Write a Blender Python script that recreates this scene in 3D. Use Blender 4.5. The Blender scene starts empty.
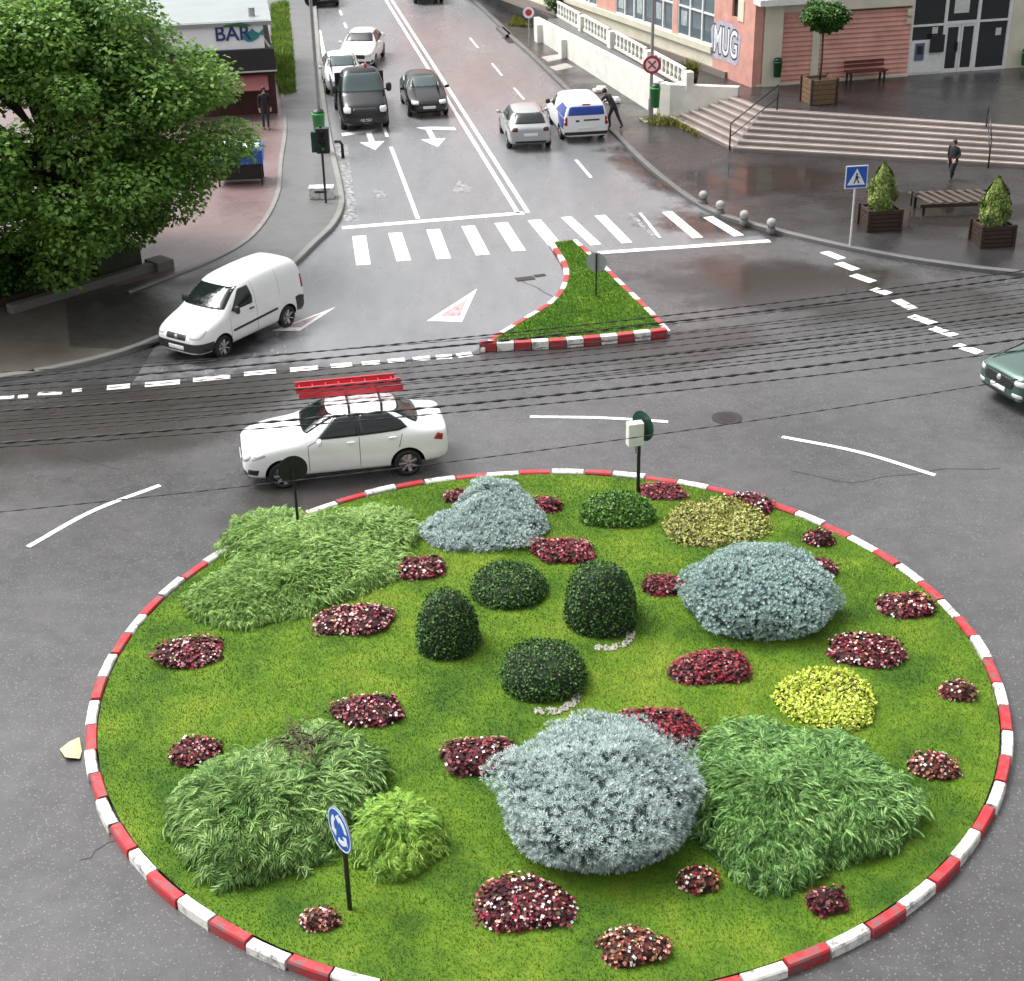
import bpy, bmesh, math, random
import numpy as np
from mathutils import Vector, Matrix
from mathutils.bvhtree import BVHTree
from mathutils.geometry import tessellate_polygon

random.seed(7)
rng = np.random.default_rng(11)
SC = bpy.context.scene
COL = SC.collection
PI = math.pi

# ------------------------------------------------------------------ camera
FPX, TH, RO, CAMH = 1519.957, 0.47401825, -0.02026042, 15.0
cth, sth, cro, sro = math.cos(TH), math.sin(TH), math.cos(RO), math.sin(RO)
R0, U0, F0 = Vector((1, 0, 0)), Vector((0, sth, cth)), Vector((0, cth, -sth))
cx_, cy_, cz_ = cro * R0 + sro * U0, -sro * R0 + cro * U0, -F0
cam = bpy.data.cameras.new('camera')
camo = bpy.data.objects.new('camera', cam)
COL.objects.link(camo)
camo.matrix_world = Matrix(((cx_.x, cy_.x, cz_.x, 0), (cx_.y, cy_.y, cz_.y, 0), (cx_.z, cy_.z, cz_.z, CAMH), (0, 0, 0, 1)))
cam.sensor_width = 36
cam.sensor_fit = 'HORIZONTAL'
cam.lens = FPX * 36 / 1024
cam.clip_end = 3000
SC.camera = camo


def G(px, py, z=0.0):
    "photo measurement -> point on the horizontal plane at height z"
    x, y = (px - 512) / FPX, -(py - 490.5) / FPX
    x, y = cro * x - sro * y, sro * x + cro * y
    dx, dy, dz = x, cth + y * sth, -sth + y * cth
    t = (CAMH - z) / -dz
    return Vector((dx * t, dy * t, z))


def on_plane_y(px, py, Y):
    x, y = (px - 512) / FPX, -(py - 490.5) / FPX
    x, y = cro * x - sro * y, sro * x + cro * y
    dx, dy, dz = x, cth + y * sth, -sth + y * cth
    t = Y / dy
    return Vector((dx * t, Y, CAMH + dz * t))


# ------------------------------------------------------------------ object helpers
def tag(o, label=None, cat=None, group=None, kind=None):
    if label: o['label'] = label
    if cat: o['category'] = cat
    if group: o['group'] = group
    if kind: o['kind'] = kind
    return o


def thing(name, label, cat, loc=(0, 0, 0), rotz=0.0, group=None):
    o = bpy.data.objects.new(name, None)
    o.empty_display_size = 0.2
    COL.objects.link(o)
    o.location = loc
    o.rotation_euler = (0, 0, rotz)
    return tag(o, label, cat, group)


def link(name, me, parent=None, loc=None, rotz=0.0):
    o = bpy.data.objects.new(name, me)
    COL.objects.link(o)
    if parent: o.parent = parent
    if loc is not None: o.location = loc
    if rotz: o.rotation_euler = (0, 0, rotz)
    return o


def fast_mesh(name, V, F, mats, midx=None, smooth=False):
    V = np.asarray(V, dtype=np.float32); F = np.asarray(F, dtype=np.int32)
    me = bpy.data.meshes.new(name)
    n, (m, k) = len(V), F.shape
    me.vertices.add(n); me.vertices.foreach_set('co', V.ravel())
    me.loops.add(m * k); me.loops.foreach_set('vertex_index', F.ravel())
    me.polygons.add(m)
    me.polygons.foreach_set('loop_start', np.arange(0, m * k, k, dtype=np.int32))
    me.polygons.foreach_set('loop_total', np.full(m, k, dtype=np.int32))
    if midx is not None: me.polygons.foreach_set('material_index', np.asarray(midx, dtype=np.int32))
    for mt in mats: me.materials.append(mt)
    me.update(calc_edges=True)
    if smooth: me.polygons.foreach_set('use_smooth', np.ones(m, dtype=bool))
    return me


class MB:
    "collects shapes into one mesh"
    def __init__(s):
        s.v, s.f, s.m, s.sm = [], [], [], []

    def add(s, vs, fs, mi=0, smooth=False):
        b = len(s.v)
        s.v += [tuple(v) for v in vs]
        for f in fs:
            s.f.append([b + i for i in f]); s.m.append(mi); s.sm.append(smooth)
        return s

    def box(s, c, size, rz=0.0, mi=0, taper=1.0, rot=None):
        x, y, z = size[0] / 2, size[1] / 2, size[2] / 2
        M = rot if rot else Matrix.Rotation(rz, 3, 'Z')
        c = Vector(c)
        vs = []
        for sz in (-1, 1):
            t = taper if sz > 0 else 1
            for sx, sy in ((-1, -1), (1, -1), (1, 1), (-1, 1)):
                vs.append(c + M @ Vector((sx * x * t, sy * y * t, sz * z)))
        return s.add(vs, [(3, 2, 1, 0), (4, 5, 6, 7), (0, 1, 5, 4), (1, 2, 6, 5), (2, 3, 7, 6), (3, 0, 4, 7)], mi)

    def beam(s, a, b, w, h, mi=0):
        a, b = Vector(a), Vector(b)
        d = b - a
        x = d.normalized()
        up = Vector((0, 0, 1)) if abs(x.z) < 0.95 else Vector((0, 1, 0))
        y = up.cross(x).normalized(); z = x.cross(y)
        M = Matrix((x, y, z)).transposed()
        return s.box((a + b) / 2, (d.length, w, h), rot=M, mi=mi)

    def cyl(s, a, b, r0, r1=None, n=10, mi=0, caps=True):
        a, b = Vector(a), Vector(b)
        r1 = r0 if r1 is None else r1
        d = (b - a).normalized()
        u = d.orthogonal().normalized(); w = d.cross(u)
        vs = [a + (u * math.cos(2 * PI * i / n) + w * math.sin(2 * PI * i / n)) * r0 for i in range(n)]
        vs += [b + (u * math.cos(2 * PI * i / n) + w * math.sin(2 * PI * i / n)) * r1 for i in range(n)]
        fs = [(i, (i + 1) % n, n + (i + 1) % n, n + i) for i in range(n)]
        s.add(vs, fs, mi, True)
        if caps:
            s.add(vs[:n], [tuple(range(n - 1, -1, -1))], mi); s.add(vs[n:], [tuple(range(n))], mi)
        return s

    def tube(s, pts, r, n=6, mi=0):
        pts = [Vector(p) for p in pts]
        rings = []
        for i, p in enumerate(pts):
            d = (pts[min(i + 1, len(pts) - 1)] - pts[max(i - 1, 0)]).normalized()
            up = Vector((0, 0, 1)) if abs(d.z) < 0.9 else Vector((1, 0, 0))
            u = up.cross(d).normalized(); w = d.cross(u)
            rr = r[i] if isinstance(r, (list, tuple)) else r
            rings.append([p + (u * math.cos(2 * PI * k / n) + w * math.sin(2 * PI * k / n)) * rr for k in range(n)])
        vs = [v for ring in rings for v in ring]
        fs = []
        for i in range(len(pts) - 1):
            for k in range(n):
                fs.append((i * n + k, i * n + (k + 1) % n, (i + 1) * n + (k + 1) % n, (i + 1) * n + k))
        fs.append(tuple(range(n - 1, -1, -1))); fs.append(tuple((len(pts) - 1) * n + k for k in range(n)))
        return s.add(vs, fs, mi, True)

    def lathe(s, prof, c=(0, 0, 0), axis='Z', n=24, mi=0, smooth=True):
        c = Vector(c); vs = []
        for r, h in prof:
            for k in range(n):
                a = 2 * PI * k / n
                p = Vector((r * math.cos(a), r * math.sin(a), h))
                if axis == 'Y': p = Vector((p.x, p.z, -p.y))
                if axis == 'X': p = Vector((p.z, p.x, p.y))
                vs.append(c + p)
        fs = []
        for i in range(len(prof) - 1):
            for k in range(n):
                fs.append((i * n + k, i * n + (k + 1) % n, (i + 1) * n + (k + 1) % n, (i + 1) * n + k))
        return s.add(vs, fs, mi, smooth)

    def prism(s, poly, z0, z1, mi=0, mi_side=None):
        n = len(poly)
        a = sum(poly[i][0] * poly[(i + 1) % n][1] - poly[(i + 1) % n][0] * poly[i][1] for i in range(n))
        if a < 0: poly = poly[::-1]
        tris = tessellate_polygon([[Vector((p[0], p[1], 0)) for p in poly]])
        vs = [(p[0], p[1], z0) for p in poly] + [(p[0], p[1], z1) for p in poly]
        top = []
        for t in tris:
            p0, p1, p2 = (Vector(vs[i]) for i in t)
            if (p1 - p0).cross(p2 - p0).z < 0: t = t[::-1]
            top.append(tuple(i + n for i in t))
        s.add(vs, top, mi)
        s.add(vs, [(i, (i + 1) % n, n + (i + 1) % n, n + i) for i in range(n)], mi if mi_side is None else mi_side)
        return s

    def sheet(s, poly, z, mi=0):
        tris = tessellate_polygon([[Vector((p[0], p[1], 0)) for p in poly]])
        vs = [(p[0], p[1], z) for p in poly]
        out = []
        for t in tris:
            p0, p1, p2 = (Vector(vs[i]) for i in t)
            out.append(tuple(t if (p1 - p0).cross(p2 - p0).z > 0 else t[::-1]))
        return s.add(vs, out, mi)

    def mesh(s, name, mats):
        me = bpy.data.meshes.new(name)
        me.from_pydata(s.v, [], s.f)
        for m in (mats if isinstance(mats, (list, tuple)) else [mats]): me.materials.append(m)
        me.polygons.foreach_set('material_index', s.m)
        me.polygons.foreach_set('use_smooth', s.sm)
        me.update()
        return me

    def build(s, name, mats, parent=None, loc=None, rotz=0.0, bevel=0.0, kind=None):
        o = link(name, s.mesh(name, mats), parent, loc, rotz)
        if bevel:
            b = o.modifiers.new('bevel', 'BEVEL'); b.width = bevel; b.segments = 2; b.limit_method = 'ANGLE'
        if kind: o['kind'] = kind
        return o


# ------------------------------------------------------------------ materials
def newmat(name):
    m = bpy.data.materials.new(name); m.use_nodes = True
    nt = m.node_tree
    return m, nt, nt.nodes['Principled BSDF']


def N(nt, t, **kw):
    n = nt.nodes.new(t)
    for k, v in kw.items():
        if k.startswith('i_'):
            key = k[2:]
            n.inputs[int(key) if key.isdigit() else key.replace('_', ' ')].default_value = v
        else: setattr(n, k, v)
    return n


def ramp(nt, stops, interp='LINEAR'):
    n = nt.nodes.new('ShaderNodeValToRGB')
    n.color_ramp.interpolation = interp
    e = n.color_ramp.elements
    while len(e) < len(stops): e.new(0.5)
    for k, (p, c) in enumerate(stops):
        e[k].position = p
        e[k].color = (c, c, c, 1) if isinstance(c, (int, float)) else (*c, 1)
    return n


def plain(name, col, rough=0.5, metal=0.0, var=0.12, scale=6.0, spec=0.5, coat=0.0, bump=0.0, bscale=60.0):
    "a painted / moulded surface: colour with faint procedural dirt variation"
    m, nt, b = newmat(name)
    tc = N(nt, 'ShaderNodeTexCoord')
    no = N(nt, 'ShaderNodeTexNoise', i_Scale=scale, i_Detail=5.0, i_Roughness=0.6)
    nt.links.new(tc.outputs['Object'], no.inputs['Vector'])
    lo = tuple(c * (1 - var) for c in col); hi = tuple(min(1, c * (1 + var * 0.6)) for c in col)
    r = ramp(nt, [(0.3, lo), (0.7, hi)])
    nt.links.new(no.outputs['Fac'], r.inputs['Fac'])
    nt.links.new(r.outputs['Color'], b.inputs['Base Color'])
    b.inputs['Roughness'].default_value = rough
    b.inputs['Metallic'].default_value = metal
    b.inputs['Specular IOR Level'].default_value = spec
    b.inputs['Coat Weight'].default_value = coat
    b.inputs['Coat Roughness'].default_value = 0.06
    if bump:
        n2 = N(nt, 'ShaderNodeTexNoise', i_Scale=bscale, i_Detail=3.0)
        bp = N(nt, 'ShaderNodeBump', i_Strength=bump, i_Distance=0.02)
        nt.links.new(tc.outputs['Object'], n2.inputs['Vector'])
        nt.links.new(n2.outputs['Fac'], bp.inputs['Height'])
        nt.links.new(bp.outputs['Normal'], b.inputs['Normal'])
    return m


def leafmat(name, stops, rough=0.55, patch=None, pscale=1.0, trans=0.0):
    "every leaf (mesh island) takes its own tone from the ramp; patch = slow drift of tone over the plant"
    m, nt, b = newmat(name)
    ge = N(nt, 'ShaderNodeNewGeometry')
    r = ramp(nt, stops)
    if patch:
        tc = N(nt, 'ShaderNodeTexCoord')
        no = N(nt, 'ShaderNodeTexNoise', i_Scale=pscale, i_Detail=3.0)
        nt.links.new(tc.outputs['Object'], no.inputs['Vector'])
        mr = N(nt, 'ShaderNodeMapRange'); mr.inputs[1].default_value = 0.3; mr.inputs[2].default_value = 0.7
        nt.links.new(no.outputs['Fac'], mr.inputs[0])
        mx = N(nt, 'ShaderNodeMix'); mx.inputs[0].default_value = patch
        nt.links.new(ge.outputs['Random Per Island'], mx.inputs[2]); nt.links.new(mr.outputs[0], mx.inputs[3])
        nt.links.new(mx.outputs[0], r.inputs['Fac'])
    else:
        nt.links.new(ge.outputs['Random Per Island'], r.inputs['Fac'])
    nt.links.new(r.outputs['Color'], b.inputs['Base Color'])
    b.inputs['Roughness'].default_value = rough
    b.inputs['Specular IOR Level'].default_value = 0.35
    if trans:
        tr = N(nt, 'ShaderNodeBsdfTranslucent')
        nt.links.new(r.outputs['Color'], tr.inputs['Color'])
        mx = N(nt, 'ShaderNodeMixShader'); mx.inputs[0].default_value = trans
        out = nt.nodes['Material Output']
        nt.links.new(b.outputs[0], mx.inputs[1]); nt.links.new(tr.outputs[0], mx.inputs[2]); nt.links.new(mx.outputs[0], out.inputs[0])
    return m


def wet_ground(name, dark, light, rough_dry=0.5, rough_wet=0.12, wet=0.5, speck=0.0, scale=0.12, tint=None, bump=0.25, streak=1.0):
    "damp bituminous / stone surface: aggregate, worn patches, and pools of wet gloss"
    m, nt, b = newmat(name)
    tc = N(nt, 'ShaderNodeTexCoord')
    P = tc.outputs['Object']
    mp = N(nt, 'ShaderNodeMapping'); mp.inputs['Scale'].default_value = (1, streak, 1)
    nt.links.new(P, mp.inputs['Vector'])
    big = N(nt, 'ShaderNodeTexNoise', i_Scale=scale, i_Detail=6.0, i_Roughness=0.62)
    mid = N(nt, 'ShaderNodeTexNoise', i_Scale=2.2, i_Detail=6.0, i_Roughness=0.7)
    fine = N(nt, 'ShaderNodeTexNoise', i_Scale=38.0, i_Detail=3.0, i_Roughness=0.7)
    for n_ in (big, mid): nt.links.new(mp.outputs[0], n_.inputs['Vector'])
    nt.links.new(P, fine.inputs['Vector'])
    m1 = N(nt, 'ShaderNodeMath', operation='MULTIPLY_ADD'); m1.inputs[1].default_value = 0.55
    nt.links.new(big.outputs['Fac'], m1.inputs[0])
    m2 = N(nt, 'ShaderNodeMath', operation='MULTIPLY'); m2.inputs[1].default_value = 0.30
    nt.links.new(mid.outputs['Fac'], m2.inputs[0]); nt.links.new(m2.outputs[0], m1.inputs[2])
    m3 = N(nt, 'ShaderNodeMath', operation='MULTIPLY_ADD'); m3.inputs[1].default_value = 0.28
    nt.links.new(fine.outputs['Fac'], m3.inputs[0]); nt.links.new(m1.outputs[0], m3.inputs[2])
    r = ramp(nt, [(0.40, dark), (0.72, light)])
    nt.links.new(m3.outputs[0], r.inputs['Fac'])
    colour = r.outputs['Color']
    if speck:
        vo = N(nt, 'ShaderNodeTexVoronoi', i_Scale=21)
        nt.links.new(P, vo.inputs['Vector'])
        sr = ramp(nt, [(0.20, 1.0), (0.34, 0.0)])
        nt.links.new(vo.outputs['Distance'], sr.inputs['Fac'])
        wn = N(nt, 'ShaderNodeTexWhiteNoise'); nt.links.new(vo.outputs['Position'], wn.inputs['Vector'])
        gt = N(nt, 'ShaderNodeMath', operation='GREATER_THAN'); gt.inputs[1].default_value = 0.55
        nt.links.new(wn.outputs['Value'], gt.inputs[0])
        mu = N(nt, 'ShaderNodeMath', operation='MULTIPLY'); nt.links.new(sr.outputs['Color'], mu.inputs[0]); nt.links.new(gt.outputs[0], mu.inputs[1])
        mu2 = N(nt, 'ShaderNodeMath', operation='MULTIPLY'); mu2.inputs[1].default_value = speck; nt.links.new(mu.outputs[0], mu2.inputs[0])
        mx = N(nt, 'ShaderNodeMix', data_type='RGBA'); mx.inputs[7].default_value = (0.235, 0.23, 0.22, 1)
        nt.links.new(mu2.outputs[0], mx.inputs[0]); nt.links.new(colour, mx.inputs[6])
        colour = mx.outputs[2]
    nt.links.new(colour, b.inputs['Base Color'])
    wn_ = N(nt, 'ShaderNodeTexNoise', i_Scale=0.33, i_Detail=5.0, i_Roughness=0.6)
    nt.links.new(mp.outputs[0], wn_.inputs['Vector'])
    rr = ramp(nt, [(0.62 - 0.35 * wet - 0.08, rough_dry), (0.62 - 0.35 * wet + 0.16, rough_wet)])
    nt.links.new(wn_.outputs['Fac'], rr.inputs['Fac'])
    nt.links.new(rr.outputs['Color'], b.inputs['Roughness'])
    b.inputs['Specular IOR Level'].default_value = 0.5
    bp = N(nt, 'ShaderNodeBump', i_Strength=bump, i_Distance=0.02)
    nt.links.new(fine.outputs['Fac'], bp.inputs['Height'])
    nt.links.new(bp.outputs['Normal'], b.inputs['Normal'])
    return m


M = {}
M['asphalt'] = wet_ground('asphalt', (0.034, 0.033, 0.0335), (0.108, 0.105, 0.107), 0.40, 0.15, 0.55, speck=0.55)
M['street'] = wet_ground('street_asphalt', (0.125, 0.128, 0.134), (0.215, 0.22, 0.23), 0.36, 0.17, 0.5, streak=0.3, scale=0.2)
M['old_asphalt'] = wet_ground('old_asphalt', (0.07, 0.062, 0.052), (0.14, 0.125, 0.105), 0.6, 0.3, 0.3)
M['pavement'] = wet_ground('pavement_asphalt', (0.017, 0.016, 0.017), (0.046, 0.043, 0.044), 0.46, 0.14, 0.5)
M['pavement_left'] = wet_ground('grey_pavement', (0.075, 0.075, 0.075), (0.155, 0.152, 0.152), 0.5, 0.28, 0.4)
M['red_pavement'] = wet_ground('reddish_pavement', (0.13, 0.085, 0.083), (0.23, 0.165, 0.162), 0.45, 0.22, 0.45)
M['plaza'] = wet_ground('plaza_paving', (0.018, 0.0175, 0.018), (0.046, 0.043, 0.044), 0.42, 0.12, 0.55)
M['kerbstone'] = wet_ground('kerbstone', (0.13, 0.128, 0.12), (0.27, 0.265, 0.25), 0.6, 0.35, 0.3)
M['darkkerb'] = wet_ground('dark_kerbstone', (0.06, 0.06, 0.06), (0.15, 0.148, 0.145), 0.6, 0.35, 0.3)
M['concrete'] = wet_ground('concrete', (0.22, 0.21, 0.19), (0.38, 0.36, 0.33), 0.7, 0.45, 0.3)
M['old_stone'] = wet_ground('old_stone', (0.09, 0.083, 0.072), (0.20, 0.185, 0.165), 0.7, 0.4, 0.3)
M['stepstone'] = wet_ground('step_stone', (0.16, 0.128, 0.115), (0.28, 0.232, 0.212), 0.5, 0.3, 0.4)
M['stepedge'] = wet_ground('step_edge', (0.27, 0.235, 0.215), (0.47, 0.42, 0.39), 0.5, 0.3, 0.4)


def worn_paint(name, col, wear=0.35):
    m, nt, b = newmat(name)
    tc = N(nt, 'ShaderNodeTexCoord')
    no = N(nt, 'ShaderNodeTexNoise', i_Scale=5.0, i_Detail=8.0, i_Roughness=0.75)
    nt.links.new(tc.outputs['Object'], no.inputs['Vector'])
    r = ramp(nt, [(wear - 0.06, 0.0), (wear + 0.12, 1.0)])
    nt.links.new(no.outputs['Fac'], r.inputs['Fac'])
    mx = N(nt, 'ShaderNodeMix', data_type='RGBA')
    mx.inputs[6].default_value = (0.11, 0.11, 0.11, 1); mx.inputs[7].default_value = (*col, 1)
    nt.links.new(r.outputs['Color'], mx.inputs[0])
    nt.links.new(mx.outputs[2], b.inputs['Base Color'])
    b.inputs['Roughness'].default_value = 0.4
    return m


M['marking'] = worn_paint('road_marking', (0.78, 0.78, 0.77), 0.33)
M['faint_marking'] = worn_paint('faint_road_marking', (0.42, 0.42, 0.42), 0.5)
M['marking_red'] = worn_paint('red_marking', (0.50, 0.33, 0.34), 0.42)
M['kerb_white'] = worn_paint('kerb_white', (0.76, 0.75, 0.70), 0.40)
M['kerb_red'] = worn_paint('kerb_red', (0.42, 0.022, 0.03), 0.40)
M['patch_asphalt'] = wet_ground('asphalt_patch', (0.024, 0.022, 0.022), (0.075, 0.068, 0.066), 0.42, 0.1, 0.6)
M['dark_walk'] = wet_ground('dark_walk_asphalt', (0.040, 0.036, 0.033), (0.095, 0.088, 0.082), 0.5, 0.2, 0.5)
M['iron'] = plain('cast_iron', (0.035, 0.03, 0.028), 0.45, 0.3)
M['soil'] = plain('soil', (0.035, 0.022, 0.014), 0.9, bump=0.6, bscale=25)
M['gravel'] = plain('pale_gravel', (0.36, 0.34, 0.3), 0.8, var=0.4, scale=30)
M['black_metal'] = plain('black_painted_metal', (0.015, 0.016, 0.018), 0.35)
M['grey_metal'] = plain('galvanised_metal', (0.36, 0.37, 0.38), 0.4, 0.6)
M['pale_metal'] = plain('pale_painted_metal', (0.55, 0.55, 0.54), 0.4)
M['sign_back'] = plain('grey_sign_back', (0.3, 0.32, 0.33), 0.45)
M['sign_blue'] = plain('sign_blue', (0.02, 0.10, 0.45), 0.3, var=0.05)
M['sign_white'] = plain('sign_white', (0.78, 0.80, 0.82), 0.3, var=0.05)
M['sign_red'] = plain('sign_red', (0.5, 0.03, 0.04), 0.3, var=0.05)
M['white_box'] = plain('white_plastic', (0.72, 0.72, 0.68), 0.4)
M['dark_green'] = plain('dark_green_paint', (0.01, 0.05, 0.035), 0.4)
M['bin_green'] = plain('green_plastic', (0.05, 0.34, 0.08), 0.4)
M['bin_dark'] = plain('dark_green_plastic', (0.02, 0.12, 0.04), 0.4)
M['wood_dark'] = plain('dark_stained_wood', (0.045, 0.026, 0.018), 0.45, var=0.35, scale=10)
M['wood_mid'] = plain('brown_wood', (0.17, 0.10, 0.055), 0.55, var=0.35, scale=10)
M['wood_bench'] = plain('wet_brown_slat', (0.085, 0.06, 0.05), 0.35, var=0.3, scale=10)
M['bench_red'] = plain('red_brown_slat', (0.12, 0.03, 0.025), 0.4, var=0.3)
M['white_wall'] = plain('whitewashed_wall', (0.70, 0.69, 0.63), 0.7, var=0.16, scale=1.4, bump=0.15)
M['cream'] = plain('cream_render', (0.66, 0.63, 0.50), 0.7, var=0.12, scale=1.2)
M['pink'] = plain('salmon_render', (0.64, 0.33, 0.27), 0.7, var=0.2, scale=1.5)
M['frame_white'] = plain('white_frame', (0.75, 0.76, 0.75), 0.4)
M['rubber'] = plain('tyre_rubber', (0.013, 0.013, 0.014), 0.65)
M['black_plastic'] = plain('black_plastic', (0.02, 0.02, 0.022), 0.45)
M['well'] = plain('wheel_well', (0.006, 0.006, 0.006), 0.9)
M['rim'] = plain('silver_rim', (0.55, 0.56, 0.57), 0.3, 0.5)
M['lamp_clear'] = plain('clear_lamp', (0.6, 0.62, 0.64), 0.12)
M['lamp_red'] = plain('red_lamp', (0.3, 0.015, 0.02), 0.15)
M['plate'] = plain('number_plate', (0.75, 0.75, 0.72), 0.4, var=0.05)
M['ladder_red'] = plain('red_ladder_paint', (0.6, 0.03, 0.05), 0.4)
M['skin'] = plain('skin', (0.5, 0.3, 0.22), 0.55)
M['hair'] = plain('dark_hair', (0.02, 0.015, 0.012), 0.6)
M['cloth_black'] = plain('black_cloth', (0.014, 0.014, 0.017), 0.8)
M['cloth_dark'] = plain('charcoal_cloth', (0.03, 0.03, 0.035), 0.8)
M['cloth_light'] = plain('light_cloth', (0.5, 0.5, 0.5), 0.8)
M['shoe'] = plain('shoe', (0.02, 0.02, 0.02), 0.5)
M['bark'] = plain('bark', (0.06, 0.042, 0.03), 0.85, var=0.4, scale=14, bump=0.6, bscale=30)
M['twig'] = plain('twigs', (0.10, 0.07, 0.045), 0.85, var=0.3, scale=20)
M['cable'] = plain('black_cable', (0.012, 0.011, 0.012), 0.5)


def glassmat(name, col, rough=0.06):
    m, nt, b = newmat(name)
    b.inputs['Base Color'].default_value = (*col, 1)
    b.inputs['Roughness'].default_value = rough
    b.inputs['Specular IOR Level'].default_value = 0.6
    return m


M['glass'] = glassmat('tinted_car_glass', (0.012, 0.016, 0.016))
M['glass_light'] = glassmat('windscreen_glass', (0.05, 0.075, 0.075), 0.08)
M['glass_street'] = glassmat('street_window_glass', (0.11, 0.15, 0.17), 0.08)
M['black_matt'] = plain('matt_black', (0.010, 0.010, 0.011), 0.7)
M['glass_shop'] = glassmat('shop_glass', (0.02, 0.026, 0.028), 0.05)


def carpaint(name, col, metal=0.0, rough=0.3):
    m = plain(name, col, rough, metal, var=0.05, scale=2.0, coat=0.7)
    return m


M['paint_white'] = carpaint('white_car_paint', (0.82, 0.82, 0.81))
M['paint_white2'] = carpaint('offwhite_car_paint', (0.62, 0.63, 0.63))
M['paint_black'] = plain('black_car_paint', (0.009, 0.010, 0.011), 0.22, var=0.05, scale=2.0, coat=0.2, spec=0.4)
M['paint_silver'] = carpaint('silver_car_paint', (0.42, 0.43, 0.43), 0.5)
M['paint_green'] = carpaint('green_car_paint', (0.085, 0.15, 0.128), 0.6, 0.17)
M['paint_blue'] = plain('blue_livery', (0.02, 0.06, 0.36), 0.3, coat=0.5)

# ------------------------------------------------------------------ ground, street, pavements
US = Vector((-0.165, 0.986, 0)).normalized()      # along the street, away from the camera
VS = Vector((0.986, 0.165, 0)).normalized()       # across it, to the right


def structure(o):
    o['kind'] = 'structure'
    return o


def g2(*pts, z=0.0):
    return [tuple(G(px, py, z)[:2]) for px, py in pts]


def smooth_line(pts, n=6):
    "Catmull-Rom through 2D points"
    out = []
    P = [Vector(p) for p in pts]
    P = [2 * P[0] - P[1]] + P + [2 * P[-1] - P[-2]]
    for i in range(1, len(P) - 2):
        for k in range(n):
            t = k / n
            a, b, c, d = P[i - 1], P[i], P[i + 1], P[i + 2]
            out.append(0.5 * (2 * b + (c - a) * t + (2 * a - 5 * b + 4 * c - d) * t * t + (3 * b - a - 3 * c + d) * t ** 3))
    out.append(P[-2])
    return [(p.x, p.y) for p in out]


def offset(line, w):
    out = []
    for i in range(len(line)):
        a = Vector(line[max(i - 1, 0)]); b = Vector(line[min(i + 1, len(line) - 1)])
        d = (b - a).normalized()
        out.append((line[i][0] - d.y * w, line[i][1] + d.x * w))
    return out


def strip(mb, line, w, z0, z1, mi=0, cham=0.02):
    inner = offset(line, w)
    edge = offset(line, cham if w > 0 else -cham)
    n = len(line)
    vs = [(p[0], p[1], z0) for p in line] + [(p[0], p[1], z1 - abs(cham)) for p in line] + [(p[0], p[1], z1) for p in edge] + [(p[0], p[1], z1) for p in inner] + [(p[0], p[1], z0) for p in inner]
    fs = []
    for r in range(4):
        for i in range(n - 1):
            f = (r * n + i, r * n + i + 1, (r + 1) * n + i + 1, (r + 1) * n + i)
            fs.append(f if w < 0 else f[::-1])
    mb.add(vs, fs, mi)


mb = MB(); mb.sheet([(-500, -200), (500, -200), (500, 900), (-500, 900)], 0)
structure(mb.build('ground', M['asphalt']))

KR = [(-1.87 - 0.19 * 120, 92.12 + 120), (-1.87, 92.12), (-0.14, 82.55), (1.3, 75.36), (2.66, 68.01), (4.15, 60.34), (5.06, 55.19), (6.0, 51.23), (6.85, 48.9), (8.25, 47.1), (10.0, 45.37), (11.7, 44.0), (13.42, 42.97), (15.09, 42.24), (22, 39.6), (60, 28)]
KL = [(-10.99 - 0.12 * 120, 93.21 + 120), (-10.99, 93.21), (-8.6, 73.31), (-7.08, 61.59), (-5.77, 52.82), (-5.52, 50.38), (-5.63, 48.36), (-6.01, 46.6), (-6.6, 44.02), (-7.7, 41.0), (-9.3, 38.6), (-10.04, 37.65), (-10.93, 36.9), (-12.07, 36.25), (-13.0, 35.9), (-20, 33.6), (-60, 24)]
KRs, KLs = smooth_line(KR), smooth_line(KL)

# the street surface, greyer than the junction, laid 4 mm over the ground sheet
near_l, near_r = (-6.2, 45.6), (8.3, 46.9)
st = [p for p in KLs if p[1] > 38.3 and p[1] < 215] + g2((130, 387), (230, 377), (318, 368.5), (405, 360.5), (474, 352), (503, 333), (553, 302), (566, 275), (549, 247), (585, 249), (598, 254), (685, 249), (770, 242)) + [p for p in reversed(KRs) if p[1] > 47.2 and p[1] < 215]
mb = MB(); mb.sheet(st, 0.004)
structure(mb.build('road', M['street']))

PZ = 0.13
mb = MB(); mb.prism(offset(KRs, 0.1) + [(60, 215)], 0.001, PZ)
structure(mb.build('pavement', M['pavement']))
mb = MB(); mb.prism(offset(KLs, -0.1) + [(-60, 215)], 0.001, PZ)
structure(mb.build('pavement_left', M['old_asphalt']))
mb = MB(); strip(mb, KRs, 0.2, 0.0, PZ + 0.015)
structure(mb.build('kerb', M['darkkerb']))
mb = MB(); strip(mb, KLs, -0.2, 0.0, PZ + 0.015)
structure(mb.build('kerb', M['kerbstone']))

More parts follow.
